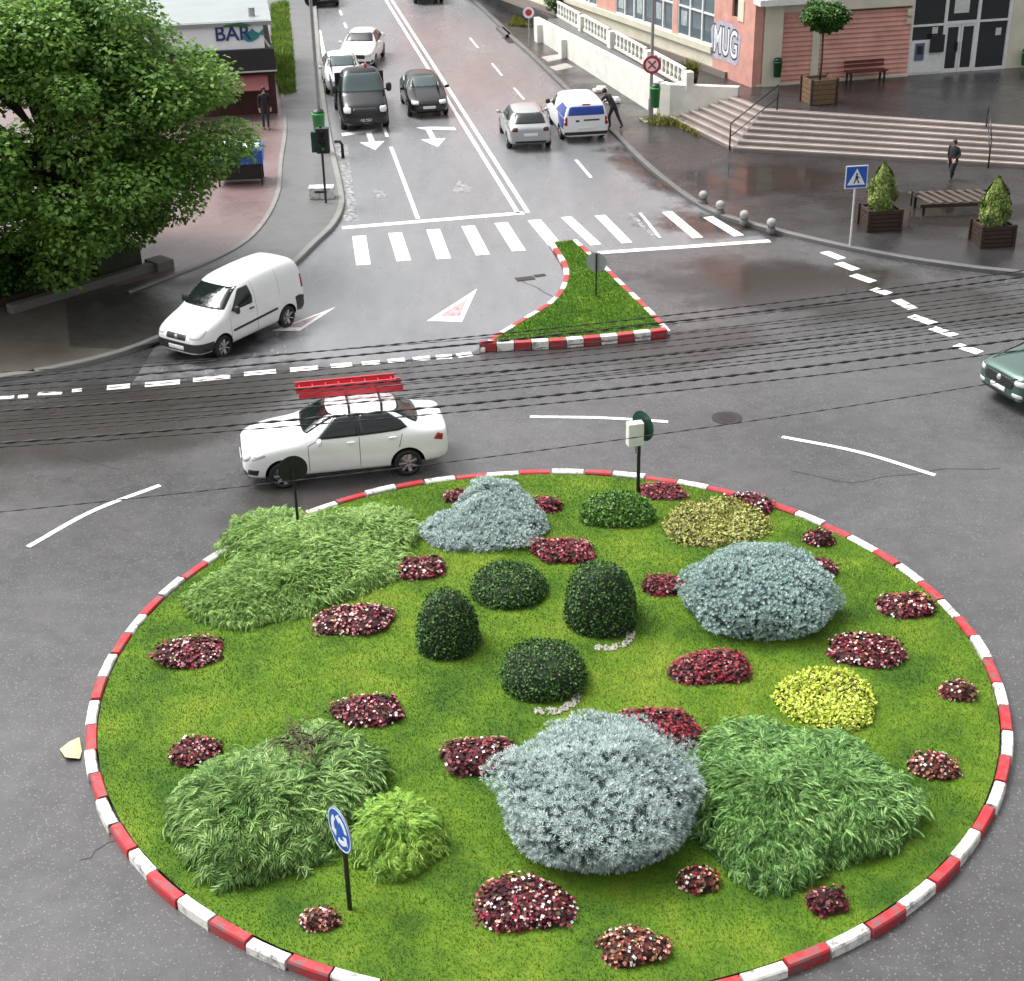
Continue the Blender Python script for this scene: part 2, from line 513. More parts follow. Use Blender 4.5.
# left pavement: grey walk, its inner pale edging and the reddish forecourt behind it
inner = smooth_line([(-9.94 - .19 * 40, 69.16 + 40), (-9.94, 69.16), (-8.25, 55.64), (-7.86, 51.13), (-8.1, 47.25), (-8.99, 44.83), (-10.3, 42.9), (-11.0, 42.0)], 5)
walk = inner + [p for p in reversed(offset(KLs, -0.21)) if 41.5 < p[1] < 112]
mb = MB(); mb.sheet(walk, PZ + 0.004)
structure(mb.build('walkway', M['pavement_left']))
mb = MB(); strip(mb, inner, -0.16, PZ, PZ + 0.05)
structure(mb.build('path_edging', M['kerbstone']))
fore = offset(inner, -0.17) + [(-11.4, 42.4), (-12.5, 44.2), (-26, 40), (-60, 40), (-60, 109)]
mb = MB(); mb.sheet(fore, PZ + 0.004)
structure(mb.build('forecourt', M['red_pavement']))
dark = g2((66, 300), (150, 278), (215, 268), (255, 252), (290, 262), (240, 300), (172, 338), (130, 349), (70, 347), z=PZ)
mb = MB(); mb.sheet(dark, PZ + 0.008)
structure(mb.build('pavement_patch', M['dark_walk']))
# pale paving strips across the right walk, drain grate by the kerb
mb = MB()
for q in ([(541, 57), (559, 54), (565, 58), (548, 62)], [(549, 67), (566, 63), (574, 67), (556, 71)]):
    mb.sheet(g2(*q, z=PZ), PZ + 0.004)
structure(mb.build('paving_strip', M['concrete']))


# ------------------------------------------------------------------ painted markings (sheets 4 mm above the surface below)
def line_mark(mb, a, b, w, z=0.008, mi=0):
    a, b = Vector(a[:2]), Vector(b[:2])
    d = (b - a).normalized(); nrm = Vector((-d.y, d.x)) * w / 2
    mb.sheet([a - nrm, b - nrm, b + nrm, a + nrm], z, mi)


def poly_mark(mb, px, z=0.008, mi=0):
    mb.sheet(g2(*px), z, mi)


mb = MB()
d0, d1 = G(523, 213), G(390, 2)
dd = (d1 - d0).normalized(); dn = Vector((dd.y, -dd.x, 0))
for s in (-0.17, 0.17):
    line_mark(mb, d0 + dn * s, d0 + dd * 150 + dn * s, 0.15)
line_mark(mb, G(342, 228), G(524, 213), 0.32)                       # stop line
line_mark(mb, G(598, 253), G(770, 241), 0.28)                       # stop line right of the island
line_mark(mb, G(418, 219), G(391, 147), 0.14)                       # lane line
l0, l1 = G(391, 147), G(418, 219)
ld = (l0 - l1).normalized()
for k in range(8):
    line_mark(mb, l0 + ld * (1.6 + k * 4.0), l0 + ld * (3.2 + k * 4.0), 0.13)
e0 = G(591, 177.6); ed = (G(491, 63) - e0).normalized()
line_mark(mb, e0, G(576, 160), 0.12)
for a, b in (((524, 99.5), (514, 88)), ((502, 75.6), (492, 63.5)), ((478, 48), (470, 38)), ((640, 213), (660, 238))):
    line_mark(mb, G(*a), G(*b), 0.10)
zt = [(353, 236), (389, 233), (427, 229.5), (462, 226), (495, 222.8), (528, 220), (560, 217), (594, 215.5), (661, 212), (702, 217)]
zb = [(357.5, 265), (398, 261), (438, 259), (477, 255), (513, 251), (549, 245), (590, 245), (621, 243), (692, 238), (733, 236)]
for i, (a, b) in enumerate(zip(zt, zb)):
    A, B = G(a[0] + 6, a[1]), G(b[0] + 6, b[1])
    line_mark(mb, A, B, 0.44 if i < 6 else 0.36)
# left edge line, worn wide
line_mark(mb, G(331, 90), G(319, 30), 0.2)
mb.build('road_marking', M['marking'])
structure(bpy.data.objects['road_marking'])

mb = MB()
line_mark(mb, G(340, 145), G(350, 222), 0.55)                       # worn wash of paint by the kerb
line_mark(mb, G(630, 214), G(656, 238), 0.18)
poly_mark(mb, [(371, 191), (381, 189), (384, 194), (389, 197), (373, 198), (378, 194)])
poly_mark(mb, [(452, 193), (459, 180), (473, 188), (470, 192)])
structure(mb.build('faint_road_marking', M['faint_marking']))

mb = MB()   # lane arrows: straight stem with a turning branch
def arrow(cx, cy, flip):
    o = G(cx, cy)
    def p(a, b): return o + VS * a * flip * .9 + US * b * .9
    mb.sheet([p(-.55, .9), p(0, -.55), p(.55, .9)], 0.008)
    mb.sheet([p(-.12, .9), p(.12, .9), p(.12, 2.6), p(-.12, 2.6)], 0.008)
    mb.sheet([p(-.12, 2.6), p(.12, 2.6), p(1.2, 2.2), p(1.2, 2.75), p(.1, 3.1), p(-.5, 3.1)], 0.008)
arrow(374, 147, -1); arrow(436, 144, 1)
structure(mb.build('lane_arrow', M['marking']))

mb = MB()   # give-way triangles with a reddish heart
for tri in ([(427, 321), (462, 322), (477, 289)], [(272, 331), (300, 331), (336, 307)]):
    poly_mark(mb, tri, 0.008)
    c = (sum(p[0] for p in tri) / 3, sum(p[1] for p in tri) / 3)
    poly_mark(mb, [(c[0] + (p[0] - c[0]) * 0.58, c[1] + (p[1] - c[1]) * 0.58) for p in tri], 0.012, 1)
structure(mb.build('give_way_marking', [M['marking'], M['marking_red']]))

mb = MB()   # broken entry line left of the splitter island, and broken exit line right of it
A = [(2, 398), (18, 397), (32, 395), (47, 393)]
for a, b in (((0, 398), (14, 397)), ((18, 397), (28, 396)), ((38, 394), (62, 393)), ((72, 391), (82, 390)), ((107, 388), (130, 386)), ((145, 385), (180, 382)), ((193, 380), (230, 376.5)), ((244, 374.5), (276, 371.5)), ((290, 370), (318, 368)), ((331, 366.5), (352, 364.5)), ((362, 364), (380, 362.5)), ((388, 361.5), (405, 360)), ((413, 359.5), (430, 358)), ((436, 357.5), (452, 356.5)), ((457, 356), (472, 354))):
    line_mark(mb, G(*a), G(*b), 0.30 if a[0] > 100 else 0.2)
for a, b in (((824, 252), (842, 259)), ((838, 263), (856, 270)), ((853, 275), (873, 282)), ((873, 289), (889, 294)), ((896, 300), (913, 309)), ((911, 316), (934, 324)), ((932, 328), (955, 336)), ((956, 345), (980, 353))):
    A_, B_ = G(*a), G(*b)
    line_mark(mb, A_, B_, 0.34)
structure(mb.build('broken_line', M['marking']))

mb = MB()   # curved lane dashes round the island
def curve_mark(pts, w):
    ln = smooth_line([tuple(G(*p)[:2]) for p in pts], 5)
    o1, o2 = offset(ln, w / 2), offset(ln, -w / 2)
    for i in range(len(ln) - 1):
        mb.sheet([o2[i], o2[i + 1], o1[i + 1], o1[i]], 0.009)
curve_mark([(28, 547), (92, 511.5), (160, 485.5)], 0.13)
curve_mark([(530, 417), (600, 418), (668, 422)], 0.13)
curve_mark([(782, 437), (860, 452.5), (935, 475.5)], 0.13)
structure(mb.build('lane_dash', M['marking']))

def wet_stain(name, col, rough, dens=1.0):
    "water standing on the asphalt: soft ragged outline, dark and glossy"
    m, nt, b_ = newmat(name)
    tc = N(nt, 'ShaderNodeTexCoord')
    ln = N(nt, 'ShaderNodeVectorMath', operation='LENGTH'); nt.links.new(tc.outputs['Object'], ln.inputs[0])
    ge = N(nt, 'ShaderNodeNewGeometry')
    no = N(nt, 'ShaderNodeTexNoise', i_Scale=0.55, i_Detail=7.0, i_Roughness=0.65); nt.links.new(ge.outputs['Position'], no.inputs['Vector'])
    ma = N(nt, 'ShaderNodeMath', operation='MULTIPLY_ADD'); ma.inputs[1].default_value = -1.0; nt.links.new(ln.outputs['Value'], ma.inputs[0])
    mb_ = N(nt, 'ShaderNodeMath', operation='MULTIPLY'); mb_.inputs[1].default_value = 1.75; nt.links.new(no.outputs['Fac'], mb_.inputs[0]); nt.links.new(mb_.outputs[0], ma.inputs[2])
    r = ramp(nt, [(0.08, 0.0), (0.55, dens)]); nt.links.new(ma.outputs[0], r.inputs['Fac'])
    b_.inputs['Base Color'].default_value = (*col, 1); b_.inputs['Roughness'].default_value = rough
    tr = N(nt, 'ShaderNodeBsdfTransparent'); mx = N(nt, 'ShaderNodeMixShader')
    nt.links.new(r.outputs['Color'], mx.inputs[0]); nt.links.new(tr.outputs[0], mx.inputs[1]); nt.links.new(b_.outputs[0], mx.inputs[2])
    nt.links.new(mx.outputs[0], nt.nodes['Material Output'].inputs[0])
    return m


M['wet'] = wet_stain('standing_water', (0.036, 0.030, 0.027), 0.10, 0.78)
M['damp'] = wet_stain('damp_asphalt', (0.058, 0.052, 0.047), 0.28, 0.6)
for pi_, (px, py, sx, sy, rz, mt, z) in enumerate(((800, 285, 6.5, 3.4, -.15, 'wet', 0), (720, 225, 3.2, 2.2, -.5, 'wet', 0), (660, 175, 1.5, 6.0, .35, 'wet', 0), (930, 310, 6.0, 2.2, .1, 'damp', 0), (640, 345, 5.0, 2.2, .1, 'damp', 0),
                                   (90, 420, 7.5, 3.4, .3, 'damp', 0), (250, 385, 5.5, 1.6, .2, 'damp', 0), (330, 500, 4.0, 1.5, .2, 'damp', 0), (220, 345, 3.0, 1.6, .5, 'wet', 0), (760, 180, 5.0, 3.0, 0, 'wet', PZ), (930, 215, 4.5, 3.5, 0, 'wet', PZ))):
    mb = MB(); mb.sheet([(1.4 * math.cos(2 * PI * i / 24), 1.4 * math.sin(2 * PI * i / 24)) for i in range(24)], 0)
    p = G(px, py, z)
    o = structure(mb.build('puddle', M[mt], loc=(p.x, p.y, z + 0.0045 + .0003 * pi_), rotz=rz)); o.scale = (sx, sy, 1)
mb = MB()
def crack(pts, w=0.016):
    pts = [G(*p) for p in pts]
    for a, b in zip(pts[:-1], pts[1:]):
        n_ = 5
        q = [a.lerp(b, k / n_) + Vector((random.uniform(-.06, .06), random.uniform(-.06, .06), 0)) for k in range(n_ + 1)]
        q[0], q[-1] = a, b
        for i in range(n_): line_mark(mb, q[i], q[i + 1], w, 0.005)
crack([(790, 470), (850, 483), (935, 470), (1000, 468)]); crack([(560, 300), (520, 280)], 0.04)
crack([(80, 860), (118, 840)]); crack([(0, 440), (120, 470)])
structure(mb.build('tar_seam', M['iron']))


def manhole(px, py, r, label, z=0.0):
    p = G(px, py, z)
    o = MB().cyl((0, 0, 0), (0, 0, 0.012), r, n=28)
    for k in range(-2, 3):
        o.box((0, k * r * 0.3, 0.014), (r * 1.2 * math.cos(k * .45), r * 0.09, 0.006))
    return tag(o.build('manhole_cover', M['iron'], loc=p), label, 'manhole cover', 'manhole covers in the junction')


manhole(40, 411, 0.38, 'dark manhole cover on the road below the broken white line at far left')
manhole(62, 326, 0.36, 'dark manhole cover in the brownish pavement in front of the tree wall')
manhole(727, 418, 0.36, 'dark manhole cover on the road right of the white box sign')
p = G(525, 279)
tag(MB().box((0, 0, .012), (.55, .3, .02)).box((.5, .12, .012), (.35, .18, .02)).build('drain_cover', M['iron'], loc=p, rotz=.3), 'small dark drain cover on the road left of the splitter island', 'drain cover')
p = G(512, 40)
tag(MB().box((0, 0, .012), (.5, 1.6, .02)).build('drain_cover', M['iron'], loc=p + Vector((-.1, 0, 0)), rotz=.19), 'dark drain grate on the road beside the right kerb up the street', 'drain cover')

# pale yellow scrap by the kerb
mb = MB()
scr = [(60, 750), (70, 744), (80, 741), (82, 752), (80, 761), (66, 761)]
c0 = G(72, 752)
q = [G(*p) - c0 for p in scr]
mb.add([(v.x, v.y, 0.012 + 0.03 * ((i * 7) % 3)) for i, v in enumerate(q)] + [(0, 0, 0.05)], [(i, (i + 1) % 6, 6) for i in range(6)])
o = mb.build('paper_scrap', plain('pale_yellow_card', (0.55, 0.50, 0.26), 0.7), loc=c0)
s_ = o.modifiers.new('solid', 'SOLIDIFY'); s_.thickness = 0.008
tag(o, 'pale yellow scrap lying on the asphalt by the red and white kerb', 'litter')

# ------------------------------------------------------------------ painted kerbs and lawns
IC, IR = Vector((0.0323 * 15 + .03, 1.4771 * 15 - .02, 0)), 0.52508 * 15 - 0.075
LR = IR - 0.20


def zl(x, y):
    r2 = ((x - IC.x) ** 2 + (y - IC.y) ** 2) / LR ** 2
    return 0.13 + 0.22 * max(0.0, 1 - r2)


def L(px, py):
    z = 0.2
    for _ in range(6):
        p = G(px, py, z); z = zl(p.x, p.y)
    return Vector((p.x, p.y, z))


kerb = thing('painted_kerb', 'red and white painted kerb ringing the round flower island', 'kerb', IC)
NB = 70
JIT = [random.uniform(-.006, .006) for _ in range(NB)]
meshes = {}
for k in range(NB):
    j0, j1 = JIT[k], JIT[(k + 1) % NB]
    a0, a1 = 2 * PI * k / NB + 0.0025 + j0, 2 * PI * (k + 1) / NB - 0.0025 + j1
    dr = random.uniform(-0.022, 0.022); h = 0.165 + random.uniform(-0.02, 0.02)
    mb = MB()
    ang = [a0 + (a1 - a0) * t / 4 for t in range(5)]
    ring = []
    for r_, z_ in ((IR, 0.0), (IR - 0.005, h - 0.03), (IR - 0.025, h), (IR - 0.165, h), (IR - 0.185, h - 0.03), (IR - 0.185, 0.02)):
        ring.append([((r_ + dr) * math.cos(a), (r_ + dr) * math.sin(a), z_) for a in ang])
    vs = [v for r_ in ring for v in r_]
    fs = []
    for i in range(5):
        for j in range(4):
            fs.append((i * 5 + j, i * 5 + j + 1, (i + 1) * 5 + j + 1, (i + 1) * 5 + j))
    fs.append(tuple(i * 5 for i in range(6))); fs.append(tuple(i * 5 + 4 for i in range(5, -1, -1)))
    mb.add(vs, fs)
    mb.build('kerb_block', M['kerb_red'] if k % 2 else M['kerb_white'], kerb)


def lawn_mat(name):
    m, nt, b = newmat(name)
    tc = N(nt, 'ShaderNodeTexCoord')
    n1 = N(nt, 'ShaderNodeTexNoise', i_Scale=0.8, i_Detail=6.0, i_Roughness=0.65)
    nt.links.new(tc.outputs['Object'], n1.inputs['Vector'])
    r = ramp(nt, [(0.34, (0.034, 0.090, 0.008)), (0.52, (0.085, 0.165, 0.010)), (0.68, (0.15, 0.215, 0.018))])
    nt.links.new(n1.outputs['Fac'], r.inputs['Fac'])
    nt.links.new(r.outputs['Color'], b.inputs['Base Color'])
    b.inputs['Roughness'].default_value = 0.8
    b.inputs['Specular IOR Level'].default_value = 0.2
    return m


M['lawn'] = lawn_mat('lawn_turf')
def grass_mat(name, stops):
    m, nt, b = newmat(name)
    tc = N(nt, 'ShaderNodeTexCoord')
    n1 = N(nt, 'ShaderNodeTexNoise', i_Scale=0.75, i_Detail=6.0, i_Roughness=0.7)
    ge = N(nt, 'ShaderNodeNewGeometry')
    nt.links.new(tc.outputs['Object'], n1.inputs['Vector'])
    ma = N(nt, 'ShaderNodeMath', operation='MULTIPLY_ADD'); ma.inputs[1].default_value = 0.22
    nt.links.new(ge.outputs['Random Per Island'], ma.inputs[0]); nt.links.new(n1.outputs['Fac'], ma.inputs[2])
    r = ramp(nt, stops)
    nt.links.new(ma.outputs[0], r.inputs['Fac'])
    nt.links.new(r.outputs['Color'], b.inputs['Base Color'])
    b.inputs['Roughness'].default_value = 0.7
    b.inputs['Specular IOR Level'].default_value = 0.25
    return m
M['grass'] = grass_mat('grass_blades', [(0.39, (0.024, 0.068, 0.008)), (0.56, (0.070, 0.146, 0.015)), (0.69, (0.132, 0.200, 0.026)), (0.85, (0.225, 0.245, 0.055))])
M['grass_green'] = grass_mat('green_grass_blades', [(0.40, (0.05, 0.14, 0.012)), (0.62, (0.09, 0.22, 0.02)), (0.84, (0.15, 0.28, 0.035))])
M['verge_grass'] = grass_mat('verge_grass_blades', [(0.40, (0.06, 0.13, 0.02)), (0.60, (0.15, 0.26, 0.035)), (0.80, (0.28, 0.36, 0.07))])
M['grass_dry'] = grass_mat('dry_grass_blades', [(0.40, (0.10, 0.13, 0.02)), (0.62, (0.2, 0.2, 0.04)), (0.84, (0.3, 0.27, 0.07))])


def blades(pts, h, w, lean=0.5):
    "single-triangle grass blades rooted at pts (n,3)"
    n = len(pts)
    a = rng.uniform(0, 2 * PI, n); b = rng.uniform(0, 2 * PI, n)
    hh = h * rng.uniform(0.6, 1.3, n); ww = w * rng.uniform(0.7, 1.3, n)
    V = np.zeros((n, 3, 3))
    dx, dy = np.cos(a) * ww / 2, np.sin(a) * ww / 2
    V[:, 0] = pts + np.stack([dx, dy, 0 * a - 0.005], 1); V[:, 1] = pts + np.stack([-dx, -dy, 0 * a - 0.005], 1)
    ln = hh * lean * rng.uniform(0.1, 1.4, n)
    V[:, 2] = pts + np.stack([np.cos(b) * ln, np.sin(b) * ln, hh], 1)
    return V.reshape(-1, 3), np.arange(n * 3).reshape(-1, 3)


mb = MB()   # turf base of the round island, domed
rings, seg = 14, 72
vs = [(0, 0, zl(IC.x, IC.y))]
for i in range(1, rings + 1):
    r_ = LR * i / rings
    for k in range(seg):
        a = 2 * PI * k / seg
        vs.append((r_ * math.cos(a), r_ * math.sin(a), zl(IC.x + r_ * math.cos(a), IC.y + r_ * math.sin(a))))
fs = [(0, 1 + k, 1 + (k + 1) % seg) for k in range(seg)]
for i in range(rings - 1):
    for k in range(seg):
        fs.append((1 + i * seg + k, 1 + (i + 1) * seg + k, 1 + (i + 1) * seg + (k + 1) % seg, 1 + i * seg + (k + 1) % seg))
mb.add(vs, fs, 0, True)
structure(mb.build('lawn', M['lawn'], loc=(IC.x, IC.y, 0)))

n = 300000
rr = LR * np.sqrt(rng.uniform(0, 1, n)); aa = rng.uniform(0, 2 * PI, n)
px_, py_ = rr * np.cos(aa), rr * np.sin(aa)
pz_ = 0.13 + 0.22 * np.maximum(0, 1 - (rr / LR) ** 2)
V, F = blades(np.stack([px_, py_, pz_], 1), 0.034, 0.012, 0.8)
o = link('grass', fast_mesh('grass', V, F, [M['grass']]), loc=(IC.x, IC.y, 0)); tag(o, 'short mown grass covering the round flower island', 'grass', kind='stuff')

# splitter island
SL = smooth_line(g2((549, 246), (561, 265), (564, 281), (553, 302), (524, 321), (496, 338), (479, 352)), 3)
SB = g2((479, 352), (520, 351), (565, 348.5), (615, 344), (668, 338))
SRt = smooth_line(g2((671, 335), (651, 313), (628, 291), (609, 272), (591, 256), (577, 243)), 3)
outline = SL + SB[1:] + SRt
cen = Vector((sum(p[0] for p in outline) / len(outline), sum(p[1] for p in outline) / len(outline)))
sk = thing('painted_kerb', 'red and white painted kerb round the wedge shaped grass island', 'kerb', (cen.x, cen.y, 0))


def walk_line(line, step):
    out = [Vector(line[0])]; need = step
    for a, b in zip(line[:-1], line[1:]):
        a, b = Vector(a), Vector(b); l = (b - a).length; pos = 0
        while l - pos >= need:
            pos += need; out.append(a.lerp(b, pos / l)); need = step
        need -= l - pos
    return out


def kerb_run(line, step, w, h, start):
    tot = sum((Vector(b) - Vector(a)).length for a, b in zip(line[:-1], line[1:]))
    pts = walk_line(line, tot / round(tot / step) - 1e-4)
    for i in range(len(pts) - 1):
        a, b = pts[i], pts[i + 1]
        d = (b - a).normalized()
        nrm = Vector((-d.y, d.x))
        c = (a + b) / 2 + nrm * w / 2 - cen
        MB().box((c.x, c.y, h / 2), ((b - a).length - 0.02, w, h), math.atan2(d.y, d.x) + random.uniform(-.02, .02)).build(
            'kerb_block', M['kerb_red'] if (i + start) % 2 else M['kerb_white'], sk, bevel=0.02)


kerb_run(SL, 0.62, 0.16, 0.13, 0)
kerb_run(SB, 0.475, 0.22, 0.24, 1)
kerb_run(SRt, 0.62, 0.16, 0.13, 0)
mb = MB(); mb.sheet([(p[0] - cen.x, p[1] - cen.y) for p in offset(outline, 0.1)], 0.11)
structure(mb.build('lawn', M['lawn'], loc=(cen.x, cen.y, 0)))


def in_poly(P, poly):
    x, y = P[:, 0], P[:, 1]; ins = np.zeros(len(P), bool); n_ = len(poly)
    for i in range(n_):
        x0, y0 = poly[i]; x1, y1 = poly[(i + 1) % n_]
        c = ((y0 > y) != (y1 > y)) & (x < (x1 - x0) * (y - y0) / (y1 - y0 + 1e-12) + x0)
        ins ^= c
    return ins


def poly_grass(poly, z, n_, h, w, mat, label, base=None):
    lo, hi = np.min(poly, 0), np.max(poly, 0)
    P = rng.uniform(lo, hi, (n_, 2)); P = P[in_poly(P, poly)]
    c = (lo + hi) / 2
    V, F = blades(np.column_stack([P - c, np.full(len(P), 0.0)]), h, w, 0.7)
    o = link('grass', fast_mesh('grass', V, F, [mat]), loc=(c[0], c[1], z))
    return tag(o, label, 'grass', kind='stuff')


poly_grass(offset(outline, 0.17), 0.11, 60000, 0.05, 0.022, M['grass_green'], 'bright green mown grass on the wedge shaped splitter island')
# verge along the left walk and dry grass at top right
verge = g2((271, 6), (288, 2), (292, 40), (296, 92), (280, 96), (272, 60), z=PZ)
mb = MB(); mb.sheet(verge, PZ + 0.012); structure(mb.build('verge', M['lawn']))
poly_grass(verge, PZ + 0.012, 30000, 0.22, 0.045, M['verge_grass'], 'tall green grass verge beside the left walk and the kiosk')
dry = g2((508, 26), (522, 9), (545, 12), (534, 27), (520, 27), z=PZ)
mb = MB(); mb.sheet(dry, PZ + 0.012); structure(mb.build('verge', M['lawn']))
poly_grass(dry, PZ + 0.012, 16000, 0.15, 0.05, M['grass_dry'], 'yellowish grass patch beside the far right pavement')
tuft = g2((640, 121), (668, 114), (690, 128), (700, 138), (676, 126), (655, 126), z=PZ)
poly_grass(tuft, PZ, 4000, 0.2, 0.04, M['grass_dry'], 'weeds growing at the foot of the white wall end')

# ------------------------------------------------------------------ plants
M['spruce'] = leafmat('blue_spruce_needles', [(0.0, (0.11, 0.17, 0.165)), (0.4, (0.33, 0.43, 0.415)), (0.8, (0.55, 0.64, 0.615)), (1.0, (0.76, 0.82, 0.79))], 0.6, 0.3, 2.5)
M['spruce_green'] = leafmat('teal_spruce_needles', [(0.0, (0.09, 0.16, 0.15)), (0.4, (0.28, 0.40, 0.38)), (0.8, (0.48, 0.60, 0.57)), (1.0, (0.70, 0.78, 0.74))], 0.6, 0.3, 2.5)
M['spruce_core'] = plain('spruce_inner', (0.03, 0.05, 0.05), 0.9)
M['juniper'] = leafmat('juniper_sprays', [(0.0, (0.035, 0.085, 0.02)), (0.45, (0.125, 0.245, 0.055)), (0.8, (0.23, 0.385, 0.105)), (1.0, (0.38, 0.51, 0.20))], 0.6, 0.25, 1.6)
M['juniper_pale'] = leafmat('pale_juniper_sprays', [(0.0, (0.03, 0.08, 0.018)), (0.45, (0.135, 0.27, 0.05)), (0.8, (0.31, 0.48, 0.12)), (1.0, (0.50, 0.62, 0.24))], 0.6, 0.25, 1.6)
M['juniper_light'] = leafmat('yellow_green_sprays', [(0.0, (0.07, 0.17, 0.02)), (0.45, (0.19, 0.37, 0.045)), (0.8, (0.35, 0.53, 0.08)), (1.0, (0.53, 0.66, 0.17))], 0.6, 0.45, 1.6)
M['juniper_green'] = leafmat('green_juniper_sprays', [(0.0, (0.02, 0.06, 0.015)), (0.45, (0.09, 0.215, 0.045)), (0.8, (0.22, 0.41, 0.11)), (1.0, (0.40, 0.56, 0.22))], 0.6, 0.25, 1.6)
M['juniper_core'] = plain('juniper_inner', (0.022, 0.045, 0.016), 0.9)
M['box'] = leafmat('boxwood_leaves', [(0.0, (0.014, 0.045, 0.010)), (0.55, (0.042, 0.110, 0.018)), (0.9, (0.085, 0.18, 0.035)), (1.0, (0.16, 0.25, 0.08))], 0.62)
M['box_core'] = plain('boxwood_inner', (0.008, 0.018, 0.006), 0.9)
M['gold'] = leafmat('golden_leaves', [(0.0, (0.22, 0.28, 0.03)), (0.35, (0.44, 0.53, 0.06)), (0.8, (0.62, 0.69, 0.12)), (1.0, (0.74, 0.76, 0.28))], 0.5, 0.3, 3.0)
M['gold_brown'] = leafmat('bronze_gold_leaves', [(0.0, (0.10, 0.09, 0.035)), (0.35, (0.23, 0.25, 0.06)), (0.75, (0.43, 0.44, 0.12)), (1.0, (0.60, 0.54, 0.28))], 0.5, 0.4, 2.5)
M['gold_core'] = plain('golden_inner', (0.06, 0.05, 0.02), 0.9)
M['ground_green'] = leafmat('green_mound_leaves', [(0.0, (0.045, 0.12, 0.02)), (0.6, (0.10, 0.23, 0.035)), (1.0, (0.20, 0.36, 0.07))], 0.5, 0.3, 3.0)
M['begonia_leaf'] = leafmat('begonia_leaves', [(0.0, (0.028, 0.005, 0.007)), (0.6, (0.085, 0.010, 0.016)), (0.88, (0.15, 0.022, 0.028)), (1.0, (0.09, 0.10, 0.03))], 0.6)
M['begonia_bronze'] = leafmat('bronze_begonia_leaves', [(0.0, (0.035, 0.010, 0.009)), (0.5, (0.11, 0.026, 0.020)), (0.8, (0.18, 0.06, 0.03)), (1.0, (0.12, 0.15, 0.04))], 0.6)
M['bl_red'] = leafmat('red_blossom', [(0.0, (0.15, 0.004, 0.016)), (0.6, (0.31, 0.012, 0.035)), (1.0, (0.46, 0.045, 0.075))], 0.5)
M['bl_pink'] = leafmat('pink_blossom', [(0.0, (0.30, 0.05, 0.08)), (0.6, (0.52, 0.22, 0.24)), (1.0, (0.70, 0.48, 0.46))], 0.5)
M['bl_white'] = leafmat('white_blossom', [(0.0, (0.62, 0.52, 0.48)), (0.6, (0.78, 0.72, 0.68)), (1.0, (0.84, 0.82, 0.78))], 0.5)
M['bl_orange'] = leafmat('salmon_blossom', [(0.0, (0.52, 0.13, 0.08)), (0.6, (0.70, 0.32, 0.20)), (1.0, (0.80, 0.55, 0.38))], 0.5)


def scatter(P, Z, X, s, tv, tf):
    "copies of a template (tv, tf) at P with axes Z (up) and X (forward), size s"
    Z = Z / np.linalg.norm(Z, axis=1, keepdims=True)
    X = X - (X * Z).sum(1, keepdims=True) * Z
    X = X / (np.linalg.norm(X, axis=1, keepdims=True) + 1e-9)
    Y = np.cross(Z, X)
    tv = np.asarray(tv, float); tf = np.asarray(tf)
    V = P[:, None, :] + s[:, None, None] * (tv[None, :, 0:1] * X[:, None, :] + tv[None, :, 1:2] * Y[:, None, :] + tv[None, :, 2:3] * Z[:, None, :])
    F = tf[None] + (np.arange(len(P)) * len(tv))[:, None, None]
    return V.reshape(-1, 3), F.reshape(-1, tf.shape[1])


def join(parts):
    Vs, Fs, b = [], [], 0
    for V, F in parts:
        Vs.append(V); Fs.append(F + b); b += len(V)
    return np.concatenate(Vs), np.concatenate(Fs)


